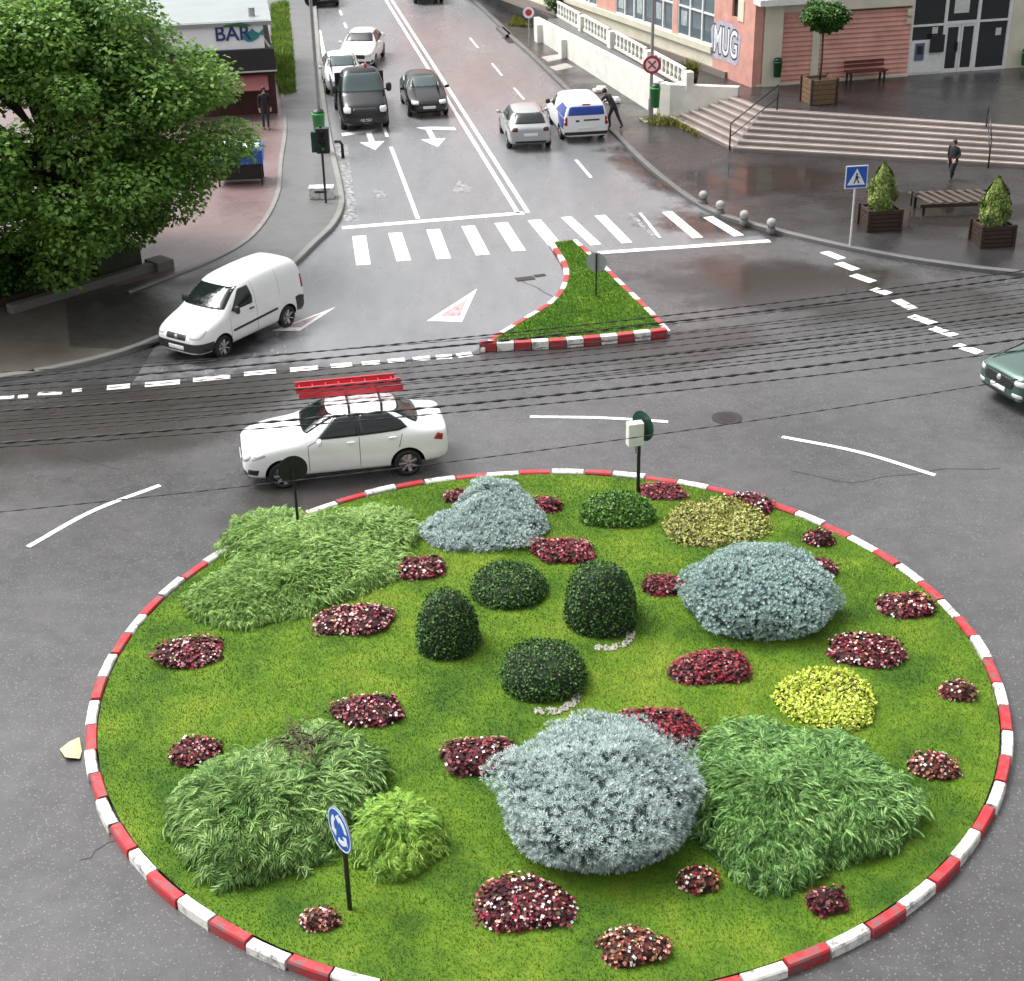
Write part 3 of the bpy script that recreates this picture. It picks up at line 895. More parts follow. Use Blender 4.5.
class Blob:
    "uneven mound: ellipsoid upper part with bumps; samples surface points and builds a dark inner body"
    def __init__(s, c, rx, ry, h, bumps=26, amp=0.16, rot=0.0, zlow=-0.12, sharp=9.0, power=2.0):
        s.c, s.rx, s.ry, s.h, s.rot, s.zlow, s.power = np.array(c, float), rx, ry, h, rot, zlow, power
        d = rng.normal(size=(bumps, 3)); d[:, 2] = np.abs(d[:, 2]) * 0.9 - 0.1
        s.bd = d / np.linalg.norm(d, axis=1, keepdims=True)
        s.ba = rng.uniform(-0.7, 1.0, bumps) * amp
        s.sharp = sharp
        s.gaps = 0.0
        s.floor = None
        s.thlo = -0.12 if zlow > -.3 else math.asin(zlow)

    def rad(s, U):
        k = 1 + (np.exp(s.sharp * (U @ s.bd.T - 1)) * s.ba).sum(1)
        # superellipsoid: power > 2 gives fuller, boxier shoulders
        p = s.power
        if p != 2.0:
            k = k / (np.abs(U) ** p).sum(1) ** (1 / p)
        return k

    def surf(s, U, k=None):
        k = s.rad(U) if k is None else k
        P = U * k[:, None] * np.array([s.rx, s.ry, s.h])
        c, sn = math.cos(s.rot), math.sin(s.rot)
        Q = P.copy(); Q[:, 0] = P[:, 0] * c - P[:, 1] * sn; Q[:, 1] = P[:, 0] * sn + P[:, 1] * c
        Nn = U / np.array([s.rx, s.ry, s.h])
        Mn = Nn.copy(); Mn[:, 0] = Nn[:, 0] * c - Nn[:, 1] * sn; Mn[:, 1] = Nn[:, 0] * sn + Nn[:, 1] * c
        return Q, Mn / np.linalg.norm(Mn, axis=1, keepdims=True)

    def sample(s, n, depth=0.12):
        out = []
        U = rng.normal(size=(n * 4, 3)); U /= np.linalg.norm(U, axis=1, keepdims=True)
        U = U[U[:, 2] > s.zlow]
        # area weighting
        w = np.linalg.norm(U * np.array([1 / s.rx, 1 / s.ry, 1 / s.h]), axis=1)
        U = U[rng.uniform(0, w.max(), len(U)) < w][:n]
        k = s.rad(U)
        k2 = k * (1 - depth * rng.uniform(0, 1, len(U)) ** 1.5)
        P, Nn = s.surf(U, k2)
        if s.floor is not None:
            keep = P[:, 2] > s.floor
            P, Nn, U = P[keep], Nn[keep], U[keep]
        if s.gaps:
            ph = s.ba[:6] * 40
            g_ = np.sin(U[:, 0] * 11 + ph[0] + 2.2 * np.sin(U[:, 2] * 7 + ph[1])) * np.sin(U[:, 1] * 12 + ph[2] + 2 * np.sin(U[:, 0] * 6 + ph[3])) + .7 * np.sin(U[:, 2] * 17 + ph[4] + U[:, 0] * 9)
            keep = (g_ > -1.0 + .35 * rng.normal(size=len(g_))) | (rng.uniform(size=len(g_)) > s.gaps)
            P, Nn, U = P[keep], Nn[keep], U[keep]
        return P, Nn, U

    def core(s, f=0.9, n=28, m=12):
        vs, fs = [], []
        for i in range(m + 1):
            th = s.thlo + (PI / 2 - s.thlo) * i / m
            U = np.array([[math.cos(th) * math.cos(2 * PI * k / n), math.cos(th) * math.sin(2 * PI * k / n), math.sin(th)] for k in range(n)])
            P, _ = s.surf(U)
            P = P * f
            vs.append(P)
        V = np.concatenate(vs)
        F = np.array([(i * n + k, i * n + (k + 1) % n, (i + 1) * n + (k + 1) % n, (i + 1) * n + k) for i in range(m) for k in range(n)])
        return V, F


def tmpl_tuft(n=7, spread=0.75, w=0.10):
    "star of narrow needles"
    v, f = [], []
    for i in range(n):
        a = 2 * PI * i / n + random.uniform(-.3, .3); t = spread * random.uniform(.55, 1.15) if i else 0.1
        d = Vector((math.cos(a) * math.sin(t), math.sin(a) * math.sin(t), math.cos(t)))
        sd = Vector((-math.sin(a), math.cos(a), 0)) * w
        b = len(v)
        m_ = d * 0.55
        v += [(0, 0, 0), tuple(m_ + sd), tuple(d), tuple(m_ - sd)]
        f += [(b, b + 1, b + 2, b + 3)]
    return v, f


def tmpl_frond(pairs=6, droop=0.35, w=0.05, side=0.42):
    "feathery spray along +x with side shoots, bending down at the tip"
    v, f = [], []
    def pt(t): return Vector((t, 0, 0.25 * math.sin(t * 2.2) - droop * t * t))
    for i in range(pairs):
        t0 = 0.08 + 0.86 * i / pairs; t1 = min(1, t0 + 0.30)
        p, q = pt(t0), pt(t1)
        for sgn in (-1, 1):
            ln = side * (1 - 0.65 * t0) * random.uniform(.7, 1.2)
            tip = q + Vector((0.08, sgn * ln, random.uniform(-.02, .09)))
            mid = p.lerp(tip, 0.5)
            off = Vector((w, -sgn * w * 0.4, 0.02))
            b = len(v); v += [tuple(p), tuple(mid + off), tuple(tip), tuple(mid - off)]; f += [(b, b + 1, b + 2, b + 3)]
    p = pt(0.5); q = pt(1.08)
    b = len(v); v += [tuple(p), tuple(p.lerp(q, .5) + Vector((0, w, 0))), tuple(q), tuple(p.lerp(q, .5) - Vector((0, w, 0)))]; f += [(b, b + 1, b + 2, b + 3)]
    b = len(v); p0 = pt(0); v += [tuple(p0), tuple(p0.lerp(p, .5) + Vector((0, w, 0))), tuple(p), tuple(p0.lerp(p, .5) - Vector((0, w, 0)))]; f += [(b, b + 1, b + 2, b + 3)]
    return v, f


def tmpl_leaf(fold=0.2, w=0.33):
    return [(0, 0, 0), (0.45, w, fold * .6), (1, 0, 0.05), (0.45, -w, fold * .6)], [(0, 1, 2, 3)]


def tmpl_flower():
    v, f = [], []
    for i in range(4):
        a = PI / 2 * i; c, s = math.cos(a), math.sin(a)
        def r(x, y, z): return (x * c - y * s, x * s + y * c, z)
        b = len(v); v += [(0, 0, 0), r(.55, .42, .2), r(1, 0, .12), r(.55, -.42, .2)]; f += [(b, b + 1, b + 2, b + 3)]
    return v, f


def ppm(p):
    w = (p - Vector((0, 0, CAMH))).dot(F0)
    return FPX / w


def bbox_blob(x0, y0, x1, y1, asp=1.0, low=1.0, lawn=True, **kw):
    "ellipsoid mound whose outline fills the given extent in the photograph"
    pl = L if lawn else (lambda a, b: G(a, b, PZ))
    xc = (x0 + x1) / 2
    rx = ry = h = 0.5
    yc = y1 - 5
    for _ in range(30):
        p = pl(xc, yc); k = ppm(p)
        dv = (p - Vector((0, 0, CAMH))).normalized(); sn, cs = -dv.z, math.sqrt(1 - dv.z ** 2)
        rx = (x1 - x0) / 2 / k
        ry = rx * asp
        maxry = 0.95 * (y1 - y0) / 2 / (k * sn)
        ry = min(ry, maxry)
        yc = y1 - ry * sn * k * low
        top = (yc - y0) / k
        h2 = top ** 2 - (ry * sn) ** 2
        h = math.sqrt(max(h2, 0.0016)) / cs
    return pl(xc, yc), rx, ry, max(h, 0.08)


def rand_tan(Nn):
    X = rng.normal(size=Nn.shape)
    return X


def shrub(name, label, cat, kind, blobs, group=None, lawn=True, stem=False):
    "blobs: list of dicts(bbox..., opts); all in one foliage mesh with an inner body"
    first = bbox_blob(*blobs[0]['bb'], asp=blobs[0].get('asp', 1.0), low=blobs[0].get('low', 1.0), lawn=lawn)
    org = first[0]
    fol, cor = [], []
    for bd in blobs:
        p, rx, ry, h = bbox_blob(*bd['bb'], asp=bd.get('asp', 1.0), low=bd.get('low', 1.0), lawn=lawn)
        zc = 0.0
        if bd.get('lift'):
            x0, y0, x1, y1 = bd['bb']; half = (y1 - y0) / 2
            for _ in range(20):
                q = L((x0 + x1) / 2, (y0 + y1) / 2 + zc * ppm(p) * .8); kk = ppm(q); p = q
                dv = (p - Vector((0, 0, CAMH))).normalized(); sn, cs = -dv.z, math.sqrt(1 - dv.z ** 2)
                rx = (x1 - x0) / 2 / kk; ry = min(rx * .95, .84 * half / (kk * sn))
                h = math.sqrt(max((half / kk) ** 2 - (ry * sn) ** 2, .01)) / cs
                zc = h * bd['lift']
        B = Blob((0, 0, 0), rx, ry, h, bumps=bd.get('bumps', 26), amp=bd.get('amp', 0.16), rot=bd.get('rot', 0), zlow=bd.get('zlow', -0.05), sharp=bd.get('sharp', 9.0), power=bd.get('power', 2.0))
        B.gaps = bd.get('gaps', 0.0)
        dlt = np.array(p - org) + np.array([0, 0, zc])
        B.floor = -zc - .02 if zc else None
        area = PI * (rx + ry) / 2 * (h + (rx + ry) / 2)
        size = bd.get('size', 1.0)
        if kind == 'spruce':
            n = int(area * 880); P, Nn, U = B.sample(n, 0.24)
            tv, tf = tmpl_tuft(10, 1.05, 0.075)
            Z = Nn + np.array([0, 0, 0.35]) + rng.normal(size=Nn.shape) * 0.25
            fol.append(scatter(P + dlt, Z, rand_tan(Nn), rng.uniform(0.05, 0.09, len(P)) * size, tv, tf))
        elif kind == 'juniper':
            n = int(area * 640); P, Nn, U = B.sample(n, 0.30)
            rad = P.copy(); rad[:, 2] = 0; rad /= (np.linalg.norm(rad, axis=1, keepdims=True) + 1e-6)
            X = rad + rng.normal(size=rad.shape) * 0.55 + np.array([0, 0, -0.1])
            Z = Nn + np.array([0, 0, 0.5]) + rng.normal(size=Nn.shape) * 0.38
            for k in range(3):
                tv, tf = tmpl_frond(6, random.uniform(.2, .5), 0.032, 0.34)
                i = np.arange(len(P)) % 3 == k
                X_ = X[i]; Z_ = Z[i]
                fol.append(scatter((P + dlt)[i] - X_ / np.linalg.norm(X_, axis=1, keepdims=True) * 0.12 * size, Z_, X_, rng.uniform(0.15, 0.32, i.sum()) * size, tv, tf))
        else:
            dens = {'box': 1500, 'gold': 1100, 'mound': 1100}[kind]
            n = int(area * dens); P, Nn, U = B.sample(n, 0.09)
            tv, tf = tmpl_leaf()
            X = Nn * 0.7 + rng.normal(size=Nn.shape) * 0.6 + np.array([0, 0, 0.2])
            Z = rng.normal(size=Nn.shape) * 0.6 + Nn
            sz = {'box': (0.035, 0.065), 'gold': (0.06, 0.11), 'mound': (0.05, 0.09)}[kind]
            fol.append(scatter(P + dlt, Z, X, rng.uniform(*sz, len(P)) * size, tv, tf))
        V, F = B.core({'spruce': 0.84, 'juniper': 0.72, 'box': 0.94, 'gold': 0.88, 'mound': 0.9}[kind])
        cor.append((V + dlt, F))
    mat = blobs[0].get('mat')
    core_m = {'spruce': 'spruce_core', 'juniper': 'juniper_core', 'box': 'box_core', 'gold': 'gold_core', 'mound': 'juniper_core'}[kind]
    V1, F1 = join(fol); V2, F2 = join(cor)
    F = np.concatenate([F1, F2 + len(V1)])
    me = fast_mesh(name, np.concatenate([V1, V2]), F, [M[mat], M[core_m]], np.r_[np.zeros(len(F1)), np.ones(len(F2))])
    o = link(name, me, loc=org)
    return tag(o, label, cat, group)


g_sp = 'blue spruces on the round island'
SPK = dict(gaps=.7, asp=1.0, amp=.15, bumps=90, sharp=40.0, zlow=-.12, power=2.1)
SPL = dict(SPK, lift=.62, zlow=-.72)
shrub('blue_spruce', 'largest pale blue spruce bush at the front of the round island', 'shrub', 'spruce',
      [dict(SPL, bb=(500, 722, 697, 866), mat='spruce'), dict(SPL, bb=(545, 716, 664, 800))], g_sp)
shrub('blue_spruce', 'teal grey spruce bush beside the bronze yellow shrub on the island\'s right', 'shrub', 'spruce',
      [dict(SPL, bb=(683, 549, 835, 638), mat='spruce_green'), dict(SPL, bb=(706, 545, 806, 605))], g_sp)
shrub('blue_spruce', 'tiered blue spruce bush at the back of the island between two red flower beds', 'shrub', 'spruce',
      [dict(SPK, bb=(425, 511, 505, 553), mat='spruce'), dict(SPK, bb=(450, 500, 544, 552)), dict(SPK, bb=(459, 482, 530, 532))], g_sp)

g_ju = 'spreading junipers on the round island'
JK = dict(gaps=.6, asp=1.4, amp=.14, bumps=70, sharp=24.0)
shrub('juniper', 'large spreading juniper with bare twigs showing, behind the blue arrow sign', 'shrub', 'juniper',
      [dict(JK, bb=(180, 755, 345, 876), mat='juniper', size=1.35), dict(JK, bb=(252, 736, 376, 826), size=1.3), dict(JK, bb=(174, 775, 262, 856), size=1.3), dict(JK, bb=(215, 750, 372, 860), size=1.3)], g_ju)
shrub('juniper', 'large dense green juniper beside the biggest blue spruce, right front', 'shrub', 'juniper',
      [dict(JK, bb=(690, 742, 850, 874), mat='juniper_green'), dict(JK, bb=(765, 745, 910, 862)), dict(JK, bb=(704, 724, 818, 800))], g_ju)
shrub('juniper', 'long pale green juniper at the island\'s back left edge below the white sedan', 'shrub', 'juniper',
      [dict(JK, bb=(300, 508, 420, 562), mat='juniper_pale', size=.8), dict(JK, bb=(225, 513, 335, 560), size=.8), dict(JK, bb=(235, 522, 390, 598), size=.8), dict(JK, bb=(215, 552, 360, 618), size=.8),
       dict(JK, bb=(255, 540, 405, 602), size=.8), dict(JK, bb=(190, 566, 312, 628), size=.8)], g_ju)
shrub('juniper', 'small bright yellow green juniper mound just right of the blue arrow sign', 'shrub', 'juniper',
      [dict(JK, bb=(348, 801, 446, 876), mat='juniper_light', asp=1.0, size=.75)], g_ju)

g_bx = 'clipped box shrubs in the middle of the island'
shrub('box_shrub', 'tall egg shaped dark green clipped box shrub, leftmost of the four', 'shrub', 'box', [dict(bb=(416, 590, 480, 661), mat='box', amp=.06, power=2.15, zlow=-.1)], g_bx)
shrub('box_shrub', 'tallest barrel shaped dark green box shrub with pale gravel at its foot', 'shrub', 'box', [dict(bb=(566, 562, 635, 638), mat='box', amp=.06, power=2.6, zlow=-.1)], g_bx)
shrub('box_shrub', 'low round dark green box shrub nearest the front, below the tallest one', 'shrub', 'box', [dict(bb=(502, 641, 584, 702), mat='box', amp=.07, power=2.4, zlow=-.1)], g_bx)
shrub('box_shrub', 'smallest low dark green box shrub between the egg shaped and barrel shaped ones', 'shrub', 'box', [dict(bb=(470, 562, 547, 611), mat='box', amp=.07, power=2.2, zlow=-.1)], g_bx)
shrub('golden_shrub', 'bright lemon yellow shrub above the right front juniper', 'shrub', 'gold', [dict(bb=(774, 672, 866, 726), mat='gold', asp=1.3, amp=.14, size=.8), dict(bb=(800, 692, 870, 731), asp=1.3, amp=.14, size=.8)])
shrub('golden_shrub', 'bronze and yellow shrub at the island\'s back right, above the teal spruce', 'shrub', 'gold', [dict(bb=(664, 503, 742, 549), mat='gold_brown', asp=1.2, amp=.16, size=.8), dict(bb=(690, 500, 766, 545), asp=1.2, amp=.16, size=.8)])
shrub('green_shrub', 'low bright green cushion shrub beside the white box sign post', 'shrub', 'mound', [dict(bb=(580, 494, 655, 529), mat='ground_green', asp=.6, amp=.1)])

# bare twigs showing in the front left juniper
ju = [o for o in bpy.data.objects if o.get('label', '').startswith('large spreading juniper')][0]
tw = MB(); c_ = L(308, 772) + Vector((0, 0, .55)) - ju.location
for i in range(34):
    a_ = random.uniform(0, 2 * PI); ln_ = random.uniform(.25, .6)
    d_ = Vector((math.cos(a_), math.sin(a_), 0)); q_ = c_ + Vector((random.uniform(-.3, .3), random.uniform(-.3, .3), 0))
    tw.tube([q_, q_ + d_ * ln_ * .5 + Vector((0, 0, .16)), q_ + d_ * ln_ + Vector((0, 0, .06))], [.014, .010, .005], 5)
tw.build('bare_twig_tangle', M['twig'], ju, kind='stuff')
# pale gravel collars round two box shrubs
for bb in ((568, 612, 640, 648), (505, 672, 588, 708)):
    p0 = L((bb[0] + bb[2]) / 2, bb[3] - 14); k = ppm(p0)
    n_ = 130
    aa = rng.uniform(-2.0, 0.1, n_); r_ = (bb[2] - bb[0]) / 2 / k * (0.62 + 0.24 * rng.uniform(0, 1, n_))
    P = np.stack([np.cos(aa) * r_, np.sin(aa) * r_, np.zeros(n_) + 0.012], 1)
    tv = [(.5, .1, 0), (-.3, .45, 0), (-.4, -.4, 0), (0, 0, .6)]
    V, F = scatter(P, np.tile([0, 0, 1.0], (n_, 1)), rng.normal(size=(n_, 3)), rng.uniform(.03, .075, n_), tv, [(0, 1, 3), (1, 2, 3), (2, 0, 3)])
    o = link('gravel', fast_mesh('gravel', V, F, [M['gravel']]), loc=p0)
    tag(o, 'pale pebbles round the foot of a clipped box shrub', 'gravel', kind='stuff')

# flower beds: (extent in the photo), palette weights red, pink, white, salmon, label
BEDS = [
    ((444, 482, 470, 504), (6, 2, 0, 0), 'red flower bed tucked behind the left shoulder of the tiered blue spruce'),
    ((530, 492, 561, 513), (6, 2, 0, 0), 'red flower bed peeping out right of the tiered blue spruce top'),
    ((533, 537, 593, 564), (6, 3, .3, 0), 'red flower bed in front of the tiered blue spruce, at its lower right'),
    ((394, 554, 446, 581), (4, 4, 1.5, 0), 'red and pink flower bed at the right tip of the long pale juniper'),
    ((321, 599, 391, 636), (1, 6, 1, 1), 'pale pink flower bed in open lawn below the long pale juniper'),
    ((157, 634, 224, 670), (3, 4, 1.5, 0), 'dark red and pink flower bed near the left kerb below the long juniper'),
    ((338, 688, 400, 728), (3, 3, 2, 0), 'mixed red and white flower bed right above the large front left juniper'),
    ((171, 729, 222, 766), (2, 5, 1, 0), 'pink flower bed at the left shoulder of the front left juniper'),
    ((446, 724, 514, 774), (3, 4, 2, .5), 'pink and white flower bed left of the biggest blue spruce'),
    ((614, 704, 693, 748), (9, 2, 0, 0), 'solid red flower bed behind the biggest blue spruce'),
    ((675, 645, 748, 685), (9, 2, 0, 0), 'solid red flower bed below the teal spruce, squarish'),
    ((642, 568, 686, 596), (9, 1, 0, 0), 'solid red flower bed at the left side of the teal spruce'),
    ((638, 484, 684, 500), (8, 3, 0, 0), 'bright red flower bed at the foot of the white box sign post'),
    ((722, 496, 772, 517), (4, 2, 1, 0), 'dark red flower bed behind the bronze yellow shrub by the kerb'),
    ((803, 522, 834, 547), (2, 2, 1.2, 0), 'dark purple and white flower bed close to the back right kerb'),
    ((790, 551, 838, 580), (2, 4, 1.5, 0), 'mauve pink flower bed behind the right side of the teal spruce'),
    ((878, 588, 936, 620), (4, 2, 1.5, .5), 'red and cream flower bed by the right kerb, level with the teal spruce'),
    ((831, 628, 903, 668), (4, 2, 2, .5), 'dark red flower bed with white edges, right of the teal spruce'),
    ((940, 678, 974, 701), (1, 3, 1.5, 2), 'small pinkish flower clump beside the right kerb, above the cream bed'),
    ((911, 737, 958, 780), (1.5, 2, 2, 3), 'squarish salmon and cream flower bed beside the right kerb'),
    ((805, 887, 844, 915), (4, 3, 0, 1), 'small dark red flower clump below the right front juniper'),
    ((678, 853, 720, 894), (5, 1, .6, 3), 'orange red flower bed squeezed between biggest spruce and right front juniper'),
    ((477, 863, 569, 931), (3, 2.5, 4, 1), 'largest flower bed, dark with many white blossoms, below the biggest spruce'),
    ((602, 932, 664, 967), (2, 3, 2, 3), 'salmon and cream flower bed nearest the bottom edge of the lawn'),
    ((300, 905, 340, 932), (1.5, 4, 2, 2), 'small pink flower clump at the foot of the blue arrow sign'),
]
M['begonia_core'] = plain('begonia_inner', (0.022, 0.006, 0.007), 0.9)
for bb, w_, lab in BEDS:
    p, rx, ry, h = bbox_blob(*bb, asp=0.75)
    h = min(h, 0.19); rx *= .95; ry *= .95
    B = Blob((0, 0, 0), rx, ry, h, bumps=40, amp=0.17, zlow=0.0, sharp=16, rot=random.uniform(-.2, .2), power=random.uniform(2.2, 3.2))
    bed = thing('flower_bed', lab, 'flower bed', p, 0, 'begonia beds on the round island')
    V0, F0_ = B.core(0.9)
    rim = V0[28 * 2:28 * 3].copy(); rim[:, :2] *= 1.08; rim[:, 2] = .022
    Vr = np.concatenate([rim, [[0, 0, .03]]]); sm = MB().add([tuple(v) for v in Vr], [(i, (i + 1) % 28, 28) for i in range(28)]); sm.build('soil', M['soil'], bed)
    area = PI * rx * ry
    n_ = max(170, int(area * 1300))
    P, Nn, U = B.sample(n_, .16); P[:, :2] *= rng.uniform(.9, 1.07, (len(P), 1))
    tv, tf = tmpl_leaf(.25, .42)
    V1, F1 = scatter(P, Nn + rng.normal(size=Nn.shape) * .5 + np.array([0, 0, .4]), rng.normal(size=Nn.shape), rng.uniform(.05, .095, len(P)), tv, tf)
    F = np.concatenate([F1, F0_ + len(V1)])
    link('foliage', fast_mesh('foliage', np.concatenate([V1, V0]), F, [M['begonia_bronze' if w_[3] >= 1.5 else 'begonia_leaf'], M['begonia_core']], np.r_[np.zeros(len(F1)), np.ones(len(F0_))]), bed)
    n_ = max(45, int(area * (400 if w_[0] > 5 else 360 if w_[3] >= 2 else 270)))
    P, Nn, U = B.sample(n_, .02)
    P = P + Nn * .02 + np.array([0, 0, .012])
    tv, tf = tmpl_flower()
    V, F = scatter(P, Nn + rng.normal(size=Nn.shape) * .35 + np.array([0, -.2, .5]), rng.normal(size=Nn.shape), rng.uniform(.016, .033, len(P)), tv, tf)
    # neighbouring plants share a colour: pick per coarse cell
    wt = np.array(w_, float); wt /= wt.sum()
    cell = np.floor(P[:, :2] / 0.16).astype(int)
    ck = (cell[:, 0] * 73 + cell[:, 1] * 179 + int(bb[0])) % 997
    tab_ = rng.choice(4, 997, p=wt)
    ci = np.where(rng.uniform(size=len(P)) < .6, tab_[ck], rng.choice(4, len(P), p=wt))
    o = link('blossom', fast_mesh('blossom', V, F, [M['bl_red'], M['bl_pink'], M['bl_white'], M['bl_orange']], np.repeat(ci, 4)), bed)
    o['kind'] = 'stuff'


# ------------------------------------------------------------------ trees
M['tree_leaf'] = leafmat('linden_leaves', [(0.0, (0.055, 0.13, 0.025)), (0.5, (0.15, 0.295, 0.052)), (0.85, (0.27, 0.45, 0.09)), (1.0, (0.45, 0.60, 0.21))], 0.5, 0.3, 0.6, 0.42)
M['ball_leaf'] = leafmat('ball_tree_leaves', [(0.0, (0.02, 0.06, 0.012)), (0.6, (0.05, 0.13, 0.02)), (1.0, (0.12, 0.24, 0.05))], 0.45, 0.3, 1.0, 0.2)
M['cone_leaf'] = leafmat('conifer_leaves', [(0.0, (0.03, 0.06, 0.012)), (0.5, (0.10, 0.165, 0.03)), (0.82, (0.28, 0.35, 0.07)), (1.0, (0.56, 0.56, 0.24))], 0.5, 0.15, 2.0)


def crown(clumps, n_per, lsize, clump_r, mat, droop=0.3):
    V_, F_ = [], []
    tv, tf = tmpl_leaf(.18, .36)
    for c, r_ in clumps:
        k = int(n_per * (r_ / clump_r) ** 2)
        U = rng.normal(size=(k, 3)); U /= np.linalg.norm(U, axis=1, keepdims=True)
        rad = r_ * rng.uniform(0.25, 1.0, k) ** 0.45
        P = np.array(c) + U * rad[:, None] * np.array([1, 1, .72])
        X = U * .8 + rng.normal(size=U.shape) * .6 + np.array([0, 0, -droop])
        Z = U * .4 + rng.normal(size=U.shape) * .45 + np.array([0, 0, .9])
        V_.append(None); 
        V_[-1], f = scatter(P, Z, X, rng.uniform(.7, 1.25, k) * lsize, tv, tf)
        F_.append(f)
    V, F = join(list(zip(V_, F_)))
    return V, F


def big_tree(base, label):
    t = thing('linden_tree', label, 'tree', base)
    tb = MB()
    tb.tube([(0, 0, -.1), (.05, 0, .6), (-.05, .1, 1.6), (.1, .15, 2.8), (.15, .1, 4.2)], [.34, .27, .24, .21, .17], 10)
    C0 = Vector((-1.65, 0.6, 4.25)); rx, ry, rz = 6.5, 5.8, 5.3
    clumps = []
    k = 0
    while len(clumps) < 250:
        u = Vector(rng.normal(size=3)).normalized()
        f = random.uniform(.35, 1.0) ** .5
        # uneven outline: some sectors reach out, some hold back
        wob = 1 + .06 * math.sin(3 * math.atan2(u.y, u.x) + 1.3) + .06 * math.sin(5 * u.z + 2 * u.x)
        p = C0 + Vector((u.x * rx, u.y * ry, u.z * rz)) * f * wob * .92
        if p.z < 1.35: continue
        clumps.append((p, random.uniform(.65, 1.25)))
    for c, _ in clumps[::6]:
        a = Vector((.1, .15, random.uniform(2.2, 4.2))); m_ = a.lerp(c, .5) + Vector((0, 0, .5))
        tb.tube([a, m_, c], [.10, .06, .02], 6)
    tb.build('trunk', M['bark'], t)
    V, F = crown(clumps, 640, .165, 1.0, None, .45)
    link('crown', fast_mesh('crown', V, F, [M['tree_leaf']]), t)
    return t


big_tree(G(78, 285, PZ), 'large leafy green tree filling the top left corner above the planter wall')

# ------------------------------------------------------------------ vehicles (local axes: x forward, y left, z up)
def eval_mesh(o):
    dg = bpy.context.evaluated_depsgraph_get(); dg.update()
    return bpy.data.meshes.new_from_object(o.evaluated_get(dg))


